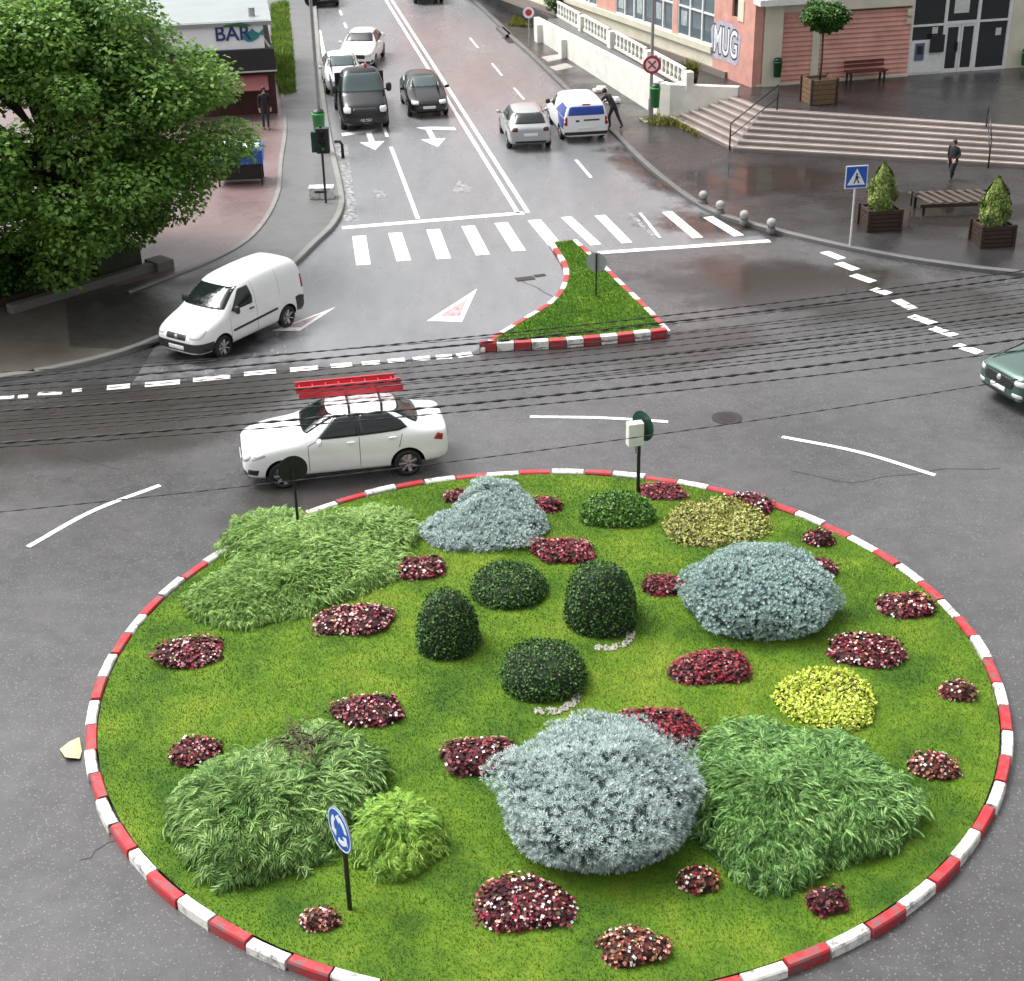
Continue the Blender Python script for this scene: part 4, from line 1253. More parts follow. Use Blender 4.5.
class Car:
    def __init__(s, name, label, cat, st, axles, tyre_r, loc, heading, paint, group=None, tyre_w=0.19, track=None, well=0.07):
        s.x0 = (axles[0] + axles[1]) / 2        # distance from the nose to the wheelbase centre
        s.root = thing(name, label, cat, loc, math.atan2(heading[1], heading[0]), group)
        s.L = st[-1][0]
        s.W = max(q[1] for q in st)
        vs, fs = [], []
        for x, w, zb, zbelt, uw, uz, tz in st:
            X = s.x0 - x
            half = [(0, zb), (w * .86, zb), (w * .98, zb + .11), (w, (zb + zbelt) / 2 + .04), (w * .985, zbelt), (uw, uz), (uw * .5, tz - .008), (0, tz)]
            ring = half + [(-y, z) for y, z in reversed(half[1:-1])]
            vs += [(X, y, z) for y, z in ring]
        k = 14; n = len(st)
        for i in range(n - 1):
            for j in range(k):
                fs.append((i * k + j, i * k + (j + 1) % k, (i + 1) * k + (j + 1) % k, (i + 1) * k + j))
        fs.append(tuple(range(k - 1, -1, -1))); fs.append(tuple((n - 1) * k + j for j in range(k)))
        me = bpy.data.meshes.new('tmp'); me.from_pydata(vs, [], fs)
        bm = bmesh.new(); bm.from_mesh(me); bmesh.ops.recalc_face_normals(bm, faces=bm.faces); bm.to_mesh(me); bm.free()
        o = bpy.data.objects.new('tmp', me); COL.objects.link(o)
        md = o.modifiers.new('s', 'SUBSURF'); md.levels = 3; md.render_levels = 3
        base = eval_mesh(o)
        bm = bmesh.new(); bm.from_mesh(base); s.bvh = BVHTree.FromBMesh(bm); bm.free()
        # wheel openings cut through the body
        o.modifiers.clear(); o.data = base
        base.materials.clear(); base.materials.append(paint); base.materials.append(M['well'])
        cut = MB()
        for ax in axles:
            for sy in (-1, 1):
                cut.cyl((s.x0 - ax, sy * (s.W - .26), tyre_r), (s.x0 - ax, sy * (s.W + .3), tyre_r), tyre_r + well, n=28, mi=1)
        co = link('tmpcut', cut.mesh('tmpcut', [paint, M['well']]))
        bo = o.modifiers.new('b', 'BOOLEAN'); bo.operation = 'DIFFERENCE'; bo.object = co; bo.solver = 'EXACT'
        body = eval_mesh(o); body.name = 'body'
        for m_ in (o, co): bpy.data.objects.remove(m_)
        for p in body.polygons: p.use_smooth = True
        bo_ = link('body', body, s.root)
        es = bo_.modifiers.new('e', 'EDGE_SPLIT'); es.split_angle = math.radians(38)
        s.body = bo_
        tr = (track / 2) if track else s.W - .015 - tyre_w / 2
        for ax in axles:
            for sy in (-1, 1):
                s.wheel(s.x0 - ax, sy * tr, tyre_r, tyre_w, sy)

    def wheel(s, x, y, r, w, sy):
        wroot = MB().lathe([(r * .70, -w / 2), (r * .9, -w / 2), (r, -w * .3), (r, w * .3), (r * .9, w / 2), (r * .70, w / 2), (r * .68, 0), (r * .70, -w / 2)], axis='Y', n=28).build('wheel', M['rubber'], s.root, (x, y, r))
        mb = MB()
        q = 1 if sy > 0 else -1
        prof = [(r * .72, q * w * .30), (r * .70, q * w * .44), (r * .62, q * w * .42), (r * .57, q * w * .24), (0.001, q * w * .24)]
        mb.lathe([(a, -b) for a, b in prof], axis='Y', n=28)
        for i in range(7):
            a = 2 * PI * i / 7
            c = Vector((math.cos(a), 0, math.sin(a)))
            mb.beam(c * r * .1 + Vector((0, q * w * .30, 0)), c * r * .66 + Vector((0, q * w * .36, 0)), r * .24, w * .12)
        mb.lathe([(0.001, -q * w * .40), (r * .16, -q * w * .38), (r * .17, -q * w * .2)], axis='Y', n=14)
        mb.build('rim', M['rim'], wroot)

    def patch(s, name, mat, side, poly, off=0.006, parent=None, fine=0.09, flip=False, kind=None, label=None, thick=0.014):
        "a panel following the body: side L/R poly = (distance from nose, z); F/B poly = (y, z); T poly = (distance from nose, y)"
        bm = bmesh.new()
        vs = [bm.verts.new((a, b, 0)) for a, b in poly]
        bm.faces.new(vs)
        bmesh.ops.triangulate(bm, faces=bm.faces)
        for _ in range(5):
            long = [e for e in bm.edges if e.calc_length() > fine]
            if not long: break
            bmesh.ops.subdivide_edges(bm, edges=long, cuts=1)
            bmesh.ops.triangulate(bm, faces=[f for f in bm.faces if len(f.verts) > 3])
        for v in bm.verts:
            a, b = v.co.x, v.co.y
            if side in 'LR':
                q = 1 if side == 'L' else -1
                o_, d = Vector((s.x0 - a, q * 3, b)), Vector((0, -q, 0))
            elif side == 'F': o_, d = Vector((9, a, b)), Vector((-1, 0, 0))
            elif side == 'B': o_, d = Vector((-9, a, b)), Vector((1, 0, 0))
            else: o_, d = Vector((s.x0 - a, b, 5)), Vector((0, 0, -1))
            hit, nr, _, _ = s.bvh.ray_cast(o_, d)
            if hit is None:
                tgt = Vector((o_.x, o_.y, o_.z)) + d * ((3 - s.W) if side in 'LR' else (9 - s.L / 2) if side in 'FB' else 4)
                hit, nr, _, _ = s.bvh.find_nearest(tgt)
            if nr.dot(d) > 0: nr = -nr
            v.co = hit + nr * off
        bmesh.ops.recalc_face_normals(bm, faces=bm.faces)
        outd = {'L': Vector((0, 1, 0)), 'R': Vector((0, -1, 0)), 'F': Vector((1, 0, 0)), 'B': Vector((-1, 0, 0)), 'T': Vector((0, 0, 1))}[side]
        tot = sum((f.normal * f.calc_area() for f in bm.faces), Vector())
        if tot.dot(outd) < 0: bmesh.ops.reverse_faces(bm, faces=bm.faces)
        me = bpy.data.meshes.new(name); bm.to_mesh(me); bm.free()
        me.materials.append(mat)
        for p in me.polygons: p.use_smooth = True
        o = link(name, me, parent or s.root)
        sd = o.modifiers.new('solid', 'SOLIDIFY'); sd.thickness = thick; sd.offset = -1
        if label: o['label'] = label
        return o

    def both(s, name, mat, poly, **kw):
        return [s.patch(name, mat, q, poly, **kw) for q in 'LR']

    def fb(s, name, mat, side, y0, y1, z0, z1, r=0.02, both=True, **kw):
        "rounded rectangle on the nose or tail, mirrored left/right if both"
        def rr(a, b, c, d): return [(a + r, c), (b - r, c), (b, c + r), (b, d - r), (b - r, d), (a + r, d), (a, d - r), (a, c + r)]
        out = [s.patch(name, mat, side, rr(y0, y1, z0, z1), **kw)]
        if both: out.append(s.patch(name, mat, side, rr(-y1, -y0, z0, z1), **kw))
        return out

    def mirror(s, x, y, z, mat, size=(.10, .2, .14)):
        for q in (-1, 1):
            mb = MB()
            mb.lathe([(0.001, -.5), (.36, -.44), (.5, -.2), (.5, .25), (.36, .45), (0.001, .5)], n=12)
            mb.v = [(a * size[0], b * size[1] * .9, c * size[2]) for a, b, c in mb.v]
            mb.box((0, -q * size[1] * .5, -size[2] * .2), (.04, size[1] * .5, .04))
            mb.build('mirror', mat, s.root, (s.x0 - x, q * (y + size[1] * .45), z))

    def plates(s, zf, zb):
        if zf: s.fb('number_plate', M['plate'], 'F', -.26, .26, zf, zf + .11, r=.01, both=False, off=.02)
        if zb: s.fb('number_plate', M['plate'], 'B', -.26, .26, zb, zb + .11, r=.01, both=False, off=.02)


def handles(c, pts, mat):
    for x, z in pts:
        for q in (-1, 1):
            hit, nr, _, _ = c.bvh.ray_cast(Vector((c.x0 - x, q * 3, z)), Vector((0, -q, 0)))
            if hit: MB().box((0, 0, 0), (.17, .035, .035)).build('handle', mat, c.root, hit + nr * .015, bevel=.008)


def seams(c, lines, mat):
    for pts in lines:
        for q in 'LR':
            for a, b in zip(pts[:-1], pts[1:]):
                d = (Vector(b) - Vector(a)); nn = Vector((-d.y, d.x)).normalized() * .006
                c.patch('door_seam', mat, q, [tuple(Vector(a) - nn), tuple(Vector(b) - nn), tuple(Vector(b) + nn), tuple(Vector(a) + nn)], off=.002, thick=.003)


SEDAN = [(0.0, .54, .34, .58, .52, .68, .70), (0.04, .70, .26, .64, .64, .76, .78), (.22, .82, .20, .74, .72, .87, .90), (.6, .862, .19, .83, .74, .96, .99), (1.05, .870, .19, .90, .73, 1.01, 1.045),
         (1.24, .870, .19, .93, .70, 1.05, 1.075), (1.56, .870, .19, .95, .64, 1.27, 1.30), (1.92, .870, .19, .96, .61, 1.455, 1.49), (2.4, .870, .19, .97, .61, 1.49, 1.535), (2.95, .868, .19, .98, .60, 1.47, 1.515), (3.28, .866, .19, .985, .575, 1.39, 1.44),
         (3.55, .862, .20, .99, .61, 1.22, 1.26), (3.78, .855, .22, .99, .68, 1.08, 1.105), (4.1, .84, .25, .97, .70, 1.05, 1.075), (4.29, .81, .30, .92, .69, 1.02, 1.04), (4.36, .72, .40, .80, .62, .93, .95)]
HATCH = [(0.0, .50, .34, .54, .48, .62, .64), (0.04, .66, .26, .58, .60, .68, .70), (.22, .80, .20, .68, .68, .78, .81), (.6, .845, .19, .78, .72, .88, .92), (.95, .86, .19, .86, .72, .96, 1.0),
         (1.15, .862, .19, .90, .70, 1.02, 1.05), (1.5, .865, .19, .93, .63, 1.25, 1.28), (1.85, .865, .19, .94, .585, 1.41, 1.45), (2.3, .865, .19, .95, .59, 1.43, 1.475), (2.9, .862, .19, .965, .575, 1.41, 1.46), (3.35, .855, .2, .975, .555, 1.35, 1.40),
         (3.62, .84, .22, .97, .58, 1.16, 1.20), (3.8, .82, .25, .95, .62, 1.0, 1.03), (3.94, .78, .32, .88, .60, .90, .92), (3.98, .70, .42, .76, .56, .82, .84)]
DOBLO = [(0.0, .52, .34, .60, .50, .68, .70), (0.05, .68, .28, .66, .62, .76, .78), (.2, .80, .24, .76, .68, .90, .93), (.55, .84, .22, .90, .70, 1.02, 1.06), (.9, .85, .22, 1.0, .70, 1.12, 1.16),
         (1.05, .853, .22, 1.04, .70, 1.18, 1.22), (1.35, .855, .22, 1.07, .68, 1.44, 1.48), (1.72, .856, .22, 1.08, .665, 1.71, 1.74), (2.1, .857, .22, 1.09, .68, 1.79, 1.83), (3.0, .857, .22, 1.10, .70, 1.82, 1.86), (3.7, .856, .22, 1.10, .70, 1.81, 1.85),
         (4.0, .85, .24, 1.10, .69, 1.78, 1.82), (4.16, .84, .28, 1.08, .68, 1.70, 1.74), (4.24, .80, .36, 1.02, .66, 1.5, 1.52)]
SUV = [(0.0, .62, .40, .70, .58, .84, .86), (0.05, .76, .32, .74, .70, .92, .94), (.2, .86, .26, .84, .76, 1.0, 1.02), (.6, .91, .24, .94, .78, 1.06, 1.09), (1.1, .92, .24, 1.0, .78, 1.11, 1.15),
       (1.3, .92, .24, 1.03, .77, 1.15, 1.18), (1.7, .92, .24, 1.06, .70, 1.42, 1.45), (2.1, .92, .24, 1.07, .65, 1.60, 1.64), (2.7, .92, .24, 1.08, .66, 1.63, 1.68), (3.4, .92, .24, 1.09, .64, 1.60, 1.65), (3.9, .91, .26, 1.10, .62, 1.52, 1.57),
       (4.2, .90, .28, 1.08, .66, 1.28, 1.31), (4.4, .87, .32, 1.02, .68, 1.06, 1.09), (4.48, .78, .42, .9, .64, .96, .98)]
CAB = [(0.0, .62, .36, .66, .60, .82, .84), (0.05, .78, .30, .74, .72, .92, .94), (.2, .92, .26, .88, .80, 1.08, 1.11), (.55, .97, .25, 1.02, .82, 1.22, 1.26), (.85, .985, .25, 1.12, .82, 1.34, 1.38),
       (1.0, .99, .25, 1.16, .82, 1.42, 1.46), (1.3, .99, .25, 1.2, .80, 1.80, 1.84), (1.6, .99, .25, 1.22, .78, 2.10, 2.14), (1.85, .99, .25, 1.22, .79, 2.18, 2.24), (2.15, .985, .25, 1.22, .80, 2.18, 2.24), (2.3, .97, .28, 1.2, .79, 2.12, 2.18), (2.36, .93, .4, 1.1, .76, 2.0, 2.02)]


def dress_sedan(c, paint, x=0.0, hatch=False):
    g = M['glass']
    if hatch:
        c.patch('windscreen', M['glass_light'], 'F', [(-.66, 1.07), (.66, 1.07), (.55, 1.40), (-.55, 1.40)])
        for nm, poly in (('side_window', [(1.42, .985), (2.20, 1.0), (2.20, 1.36), (1.86, 1.355)]), ('side_window', [(2.27, 1.0), (3.05, 1.02), (3.30, 1.10), (3.12, 1.34), (2.27, 1.37)])):
            c.both(nm, g, poly)
        c.patch('rear_window', g, 'B', [(-.60, 1.03), (.60, 1.03), (.52, 1.35), (-.52, 1.35)])
        c.fb('headlight', M['lamp_clear'], 'F', .42, .72, .60, .74, r=.03)
        c.fb('tail_light', M['lamp_red'], 'B', .48, .70, .78, .92, r=.03)
        c.fb('grille', M['black_plastic'], 'F', -.36, .36, .52, .66, both=False)
        c.fb('bumper_vent', M['black_plastic'], 'F', -.5, .5, .32, .44, both=False)
        c.fb('rear_bumper_insert', M['black_plastic'], 'B', -.6, .6, .34, .42, both=False)
        c.plates(.42, .60)
        c.mirror(1.45, .86, 1.0, paint)
        seams(c, [[(1.25, .34), (1.28, .95)], [(2.235, .32), (2.235, .98)], [(3.05, .6), (3.1, .98)]], M['black_plastic'])
        handles(c, [(2.05, .90), (2.92, .92)], paint)
    else:
        c.patch('windscreen', g, 'F', [(-.66, 1.115), (.66, 1.115), (.56, 1.43), (-.56, 1.43)])
        c.both('side_window', g, [(1.56, 1.01), (2.42, 1.02), (2.42, 1.42), (1.98, 1.40)])
        c.both('side_window', g, [(2.48, 1.02), (3.30, 1.045), (3.48, 1.09), (3.36, 1.22), (3.10, 1.38), (2.48, 1.42)])
        c.both('window_pillar', M['black_plastic'], [(2.42, 1.02), (2.48, 1.02), (2.48, 1.42), (2.42, 1.42)], off=.004)
        c.patch('rear_window', g, 'B', [(-.62, 1.13), (.62, 1.13), (.52, 1.385), (-.52, 1.385)])
        c.fb('headlight', M['lamp_clear'], 'F', .46, .74, .64, .80, r=.04)
        c.fb('grille', M['black_plastic'], 'F', -.46, .46, .55, .73, both=False, r=.04)
        c.both('fog_light', M['black_plastic'], [(.10, .36), (.30, .34), (.34, .46), (.12, .48)], off=.007)
        c.fb('bumper_vent', M['black_plastic'], 'F', -.44, .44, .29, .43, both=False, r=.03)
        c.fb('fog_light', M['black_plastic'], 'F', .48, .70, .32, .44, r=.03)
        c.fb('tail_light', M['lamp_red'], 'B', .44, .66, .74, .92, r=.04)
        c.both('tail_light', M['lamp_red'], [(4.02, .80), (4.20, .76), (4.22, .88), (4.10, .93)], off=.007)
        c.both('side_repeater', M['lamp_clear'], [(.22, .68), (.50, .76), (.46, .82), (.22, .78)], off=.007)
        c.plates(.44, .66)
        c.mirror(1.62, .87, 1.02, paint)
        seams(c, [[(1.38, .34), (1.38, .90), (1.55, .98)], [(2.45, .32), (2.45, 1.0)], [(3.28, .70), (3.36, .98)]], M['well'])
        handles(c, [(2.28, .90), (3.15, .92)], paint)
        c.both('sill_trim', M['black_plastic'], [(1.25, .215), (3.05, .215), (3.05, .26), (1.25, .26)], off=.004)


# white sedan carrying a red ladder on its roof rack
hd = Vector((-2.62, -.50, 0)).normalized(); lf = Vector((-hd.y, hd.x, 0))
mid = (G(290, 485.5) + G(411, 471.5)) / 2
pos = mid - lf * .70 + hd * .10
sed = Car('sedan', 'white sedan with a red ladder on its roof rack driving round the island', 'car', SEDAN, (.82, 3.45), .30, pos, hd, M['paint_white'])
dress_sedan(sed, M['paint_white'])
sed.root.scale = (1.04, 1.03, 1.05)
for xr in (2.3, 2.98):
    rk = MB()
    X = sed.x0 - xr
    rk.beam((X, -.56, 1.595), (X, .56, 1.595), .04, .035)
    for q in (-1, 1):
        rk.beam((X, q * .60, 1.44), (X, q * .53, 1.60), .05, .04)
    rk.build('roof_rack', M['black_plastic'], sed.root)
c_, s_ = hd, lf
lp = pos - hd * .30 - lf * .26
lad = thing('ladder', 'red two section ladder tied on the roof rack of the white sedan', 'ladder', (lp.x, lp.y, 1.672), math.atan2(hd.y, hd.x))
for q in (-.21, .21):
    MB().box((0, q, .06), (2.30, .04, .13)).build('rail', M['ladder_red'], lad)
    MB().box((.1, q * .78, .20), (2.2, .04, .13)).build('rail', M['ladder_red'], lad)
for k in range(8):
    MB().cyl((-1.02 + k * .29, -.2, .05), (-1.02 + k * .29, .2, .05), .017, n=8).build('rung', M['ladder_red'], lad)
    MB().cyl((-.92 + k * .29, -.16, .20), (-.92 + k * .29, .16, .20), .017, n=8).build('rung', M['ladder_red'], lad)

# white panel van leaving the junction at left
hd = Vector((-1.40, -2.12, 0)).normalized(); lf = Vector((-hd.y, hd.x, 0))
mid = (G(224, 356.5) + G(287, 327.5)) / 2
van = Car('panel_van', 'white windowless panel van with black bumper turning at the left corner', 'van', DOBLO, (.88, 3.45), .305, mid - lf * .77, hd, M['paint_white'])
g = M['glass']
van.patch('windscreen', g, 'F', [(-.70, 1.22), (.70, 1.22), (.60, 1.66), (-.60, 1.66)])
van.both('side_window', g, [(1.32, 1.14), (2.12, 1.14), (2.16, 1.30), (2.10, 1.62), (1.76, 1.60)])
van.fb('bumper', M['black_plastic'], 'F', -.80, .80, .36, .60, both=False, r=.05, off=.012)
van.fb('grille', M['black_plastic'], 'F', -.34, .34, .66, .80, both=False, r=.03)
MB().lathe([(0.001, .03), (.05, .025), (.06, 0)], axis='X', n=14).build('emblem', M['rim'], van.root, (van.x0 - .03, 0, .73))
van.fb('headlight', M['lamp_clear'], 'F', .42, .76, .72, .92, r=.05)
van.both('side_moulding', M['black_plastic'], [(1.30, .60), (3.05, .66), (3.05, .72), (1.30, .66)], off=.012)
van.both('bumper', M['black_plastic'], [(.08, .34), (.56, .34), (.56, .58), (.08, .60)], off=.010)
van.both('rear_bumper_corner', M['black_plastic'], [(3.86, .38), (4.20, .38), (4.22, .72), (3.95, .80), (3.80, .78)], off=.010)
van.fb('rear_bumper', M['black_plastic'], 'B', -.82, .82, .34, .6, both=False, r=.04, off=.012)
van.both('tail_light', M['lamp_red'], [(4.08, .98), (4.18, .98), (4.17, 1.34), (4.10, 1.34)], off=.008)
van.plates(.40, 0)
van.mirror(1.40, .85, 1.18, M['black_plastic'], (.10, .2, .22))
handles(van, [(2.05, 1.02)], M['black_plastic'])
seams(van, [[(1.22, .40), (1.22, 1.06)], [(2.24, .36), (2.24, 1.68)], [(3.2, 1.0), (3.2, 1.72)]], M['grey_metal'])

# green suv entering from the right
hd = Vector((-.93, -.36, 0)).normalized(); lf = Vector((-hd.y, hd.x, 0))
fc = G(995, 406)
suv = Car('green_suv', 'glossy dark green SUV entering at the right edge, only its nose in view', 'car', SUV, (.92, 3.58), .345, fc - hd * 2.25, hd, M['paint_green'], tyre_w=.22)
suv.patch('windscreen', g, 'F', [(-.76, 1.20), (.76, 1.20), (.62, 1.58), (-.62, 1.58)])
suv.both('side_window', g, [(1.72, 1.10), (2.5, 1.12), (2.5, 1.53), (2.12, 1.52)]); suv.both('side_window', g, [(2.56, 1.12), (3.6, 1.15), (3.5, 1.50), (2.56, 1.53)])
suv.fb('grille', M['black_plastic'], 'F', -.52, .52, .60, .84, both=False, r=.08, off=.01)
MB().lathe([(0.001, .03), (.06, .025), (.075, 0)], axis='X', n=14).build('emblem', M['rim'], suv.root, (suv.x0 - .0, 0, .76))
suv.fb('headlight', M['lamp_clear'], 'F', .54, .84, .74, .86, r=.03)
suv.fb('fog_light', M['lamp_clear'], 'F', .50, .78, .44, .54, r=.03)
suv.fb('bumper_vent', M['black_plastic'], 'F', -.6, .6, .36, .43, both=False)
suv.plates(.47, .7)
suv.mirror(1.75, .92, 1.14, M['paint_green'])
suv.both('wheel_trim', M['black_plastic'], [(.1, .34), (.5, .34), (.5, .42), (.1, .42)])

UD = -US      # towards the camera


def simple_car(name, label, cat, st, ax, px, ahead, heading, paint, group, hatch=True, tyre=.30):
    "px = where the bumper nearest the camera meets the ground in the photo; ahead = nose (True) or tail towards us"
    p = G(*px)
    hd = heading.normalized()
    x0 = (ax[0] + ax[1]) / 2
    pos = p - hd * x0 if ahead else p + hd * (st[-1][0] - x0)
    c = Car(name, label, cat, st, ax, tyre, pos, hd, paint, group)
    if hatch is not None: dress_sedan(c, paint, hatch=hatch)
    return c


g_st = 'cars on the street beyond the crossing'
blk = simple_car('hatchback', 'black hatchback facing us in the lane next to the double white line', 'car', HATCH, (.75, 3.2), (430, 119), True, UD, M['paint_black'], g_st)
M['lamp_dark'] = plain('dark_red_lamp', (0.07, 0.012, 0.014), 0.15)
slv = simple_car('hatchback', 'silver hatchback seen from behind, beside the blue and white van', 'car', HATCH, (.75, 3.2), (531, 152), False, US + VS * .06, M['paint_silver'], g_st)
wa = simple_car('hatchback', 'white car half hidden behind the left side of the black truck', 'car', HATCH, (.75, 3.2), (346, 96), True, UD, M['paint_white2'], g_st)
wb = simple_car('sedan', 'white sedan behind the black truck, above it in the picture', 'car', SEDAN, (.82, 3.45), (356, 71), True, UD - VS * .25, M['paint_white'], g_st, hatch=False)
simple_car('sedan', 'dark car cut by the top edge of the picture in the left lane', 'car', SEDAN, (.82, 3.45), (325, 8), True, UD, M['paint_black'], g_st, hatch=False)
simple_car('hatchback', 'dark car cut by the top edge of the picture right of the double line', 'car', HATCH, (.75, 3.2), (430, 5), False, US, M['paint_black'], g_st)
pk = simple_car('hatchback', 'pale parked car on the far right pavement by the dry grass', 'car', HATCH, (.75, 3.2), (517, 9), True, Vector((-.5, -.5, 0)), M['paint_white2'], g_st)

for o_ in slv.root.children:
    if o_.name.startswith('tail_light'): o_.data.materials[0] = M['lamp_dark']
# blue and white van by the right kerb
pv = simple_car('livery_van', 'white van with blue rear band stopped by the right kerb', 'van', DOBLO, (.88, 3.3), (586, 143), False, US + VS * .02, M['paint_white'], g_st, hatch=None, tyre=.31)
pv.root.scale = (1.03, 1.05, .88)
pv.patch('windscreen', g, 'F', [(-.70, 1.22), (.70, 1.22), (.60, 1.66), (-.60, 1.66)])
pv.both('side_window', g, [(1.32, 1.14), (2.12, 1.14), (2.10, 1.62), (1.76, 1.60)])
pv.both('livery_band', M['paint_blue'], [(2.5, 1.12), (4.1, 1.14), (4.08, 1.60), (3.3, 1.62)], off=.006)
pv.both('livery_stripe', M['paint_blue'], [(3.3, .62), (4.12, .66), (4.14, 1.12), (2.9, 1.1)], off=.005)
pv.patch('rear_window', M['paint_blue'], 'B', [(-.68, 1.24), (.68, 1.24), (.62, 1.62), (-.62, 1.62)], label='blue covered rear window')
pv.fb('brake_light', M['lamp_red'], 'B', -.16, .16, 1.655, 1.71, both=False)
pv.fb('tail_light', M['lamp_red'], 'B', .70, .82, .80, 1.18, r=.03)
pv.fb('grip_bar', M['black_plastic'], 'B', -.5, .1, 1.0, 1.06, both=False, off=.015)
pv.fb('badge', M['black_plastic'], 'B', .26, .40, .96, 1.04, both=False)
pv.fb('rear_bumper', M['black_plastic'], 'B', -.80, .80, .38, .52, both=False, off=.012)
pv.fb('headlight', M['lamp_clear'], 'F', .42, .76, .72, .92, r=.05)
pv.plates(.42, .62)
pv.mirror(1.40, .85, 1.18, M['black_plastic'], (.10, .2, .22))
seams(pv, [[(1.22, .40), (1.22, 1.06)], [(2.24, .36), (2.24, 1.68)]], M['grey_metal'])

# black truck with a low bed behind its cab
p = G(367, 133)
tk = Car('black_truck', 'black cab truck facing us in the left lane, large dark windscreen', 'truck', CAB, (.95, 4.5), .34, p + US * 2.725, UD, M['paint_black'], g_st, tyre_w=.24)
tk.patch('windscreen', M['glass_light'], 'F', [(-.84, 1.44), (.84, 1.44), (.72, 2.06), (-.72, 2.06)])
tk.both('side_window', g, [(1.28, 1.30), (2.05, 1.30), (2.05, 1.98), (1.62, 1.98)])
tk.fb('headlight', M['lamp_clear'], 'F', .58, .86, .80, 1.02, r=.04)
tk.fb('grille', M['black_plastic'], 'F', -.5, .5, .72, .98, both=False, r=.05)
tk.fb('bumper', M['black_plastic'], 'F', -.8, .8, .40, .62, both=False, r=.05, off=.02)
tk.plates(.46, 0)
tk.mirror(1.25, .97, 1.52, M['black_plastic'], (.12, .26, .36))
mb = MB(); X = tk.x0
mb.box((X - 4.3, 0, .72), (3.7, 2.0, .12))
mb.box((X - 4.3, 0, .50), (3.7, .8, .3))
mb.build('truck_bed', M['black_metal'], tk.root)
mb = MB(); mb.box((X - 2.52, 0, 1.35), (.06, 2.0, 1.15))
for q in (-.8, 0, .8): mb.box((X - 2.48, q, 1.35), (.04, .05, 1.15))
mb.build('headboard', M['black_metal'], tk.root)
for q in (-1, 1): MB().box((X - 4.3, q * 1.0, .96), (3.7, .05, .36)).build('side_board', M['black_metal'], tk.root)
MB().cyl((X - 2.0, .25, 2.2), (X - 2.0, .25, 2.34), .07, .05, n=12).build('beacon', M['sign_red'], tk.root)

# ------------------------------------------------------------------ right side: plaza, steps, wall, building
PLZ = 1.15
B0, B1, B2 = Vector((6.7, 61.6)), Vector((8.56, 56.55)), Vector((26, 51.05))
T0, T1, T2 = Vector((9.30, 60.9)), Vector((10.15, 59.0)), Vector((27, 52.2))
plz = [tuple(T0), tuple(T1), tuple(T2), (60, 52), (60, 110), (3.0, 110), (-2.2, 97), (2.2, 80.0), (6.6, 62.6)]
mb = MB(); mb.prism(plz, PZ - 0.05, PLZ)
structure(mb.build('plaza', M['plaza']))

stairs = thing('stone_steps', 'wide flight of pale edged stone steps wrapping the plaza corner', 'steps', (B1.x, B1.y, PZ))
NS = 7
for k in range(NS):
    t0, t1 = k / NS, (k + 1) / NS
    a = [B0.lerp(T0, t0), B1.lerp(T1, t0), B2.lerp(T2, t0)]
    b = [B0.lerp(T0, t1), B1.lerp(T1, t1), B2.lerp(T2, t1)]
    h = (PLZ - PZ) * (k + 1) / NS - (0.004 if k == NS - 1 else 0)
    off_ = lambda p: (p.x - B1.x, p.y - B1.y)
    mb = MB()
    mb.prism([off_(p) for p in a] + [off_(p) for p in reversed(b)], -0.02, h - 0.002)
    # pale worn nosing along the front edge
    for p, q in ((a[0], a[1]), (a[1], a[2])):
        d = (q - p).normalized(); nn = Vector((-d.y, d.x)) * 0.12
        o1 = -Vector((-d.y, d.x)) * 0.012
        quad = [p + o1, q + o1, q + nn, p + nn]
        mb.prism([off_(v) for v in quad], h - 0.05, h + 0.004, mi=1)
    mb.build('step', [M['stepstone'], M['stepedge']], stairs)


def handrail(a0, a1, b0, b1, label):
    "two posts and two sloping rails"
    t = thing('handrail', label, 'handrail', a0)
    A0, A1, B0_, B1_ = Vector((0, 0, 0)), a1 - a0, b0 - a0, b1 - a0
    MB().tube([A0, A1], .03, 8).build('post', M['black_metal'], t); MB().tube([B0_, B1_], .03, 8).build('post', M['black_metal'], t)
    MB().tube([A1, B1_], .026, 8).build('rail', M['black_metal'], t)
    MB().tube([A0.lerp(A1, .5), B0_.lerp(B1_, .5)], .02, 8).build('rail', M['black_metal'], t)


a = G(729.5, 150, PZ); b = G(777, 110, PLZ)
handrail(a, a + Vector((0, 0, 1.0)), b, b + Vector((0, 0, .95)), 'black sloping handrail at the corner of the steps near the white wall')
a = G(988, 168, PZ); b = G(986, 127, PLZ)
handrail(a, a + Vector((0, 0, 1.0)), b, b + Vector((0, 0, .95)), 'black sloping handrail across the right part of the steps by the walking person')

# white boundary wall with panels standing behind its coping
W0, W1 = Vector((1.59, 79.73)), Vector((6.24, 62.3))
wd = (W1 - W0).normalized(); wn = Vector((-wd.y, wd.x))     # wn points away from the street
wall = thing('white_wall', 'whitewashed wall with patterned white panels above, along the right pavement', 'wall', (W0.x, W0.y, PZ))


def wp(s, o, z): return Vector((wd.x * s + wn.x * o, wd.y * s + wn.y * o, z - PZ))


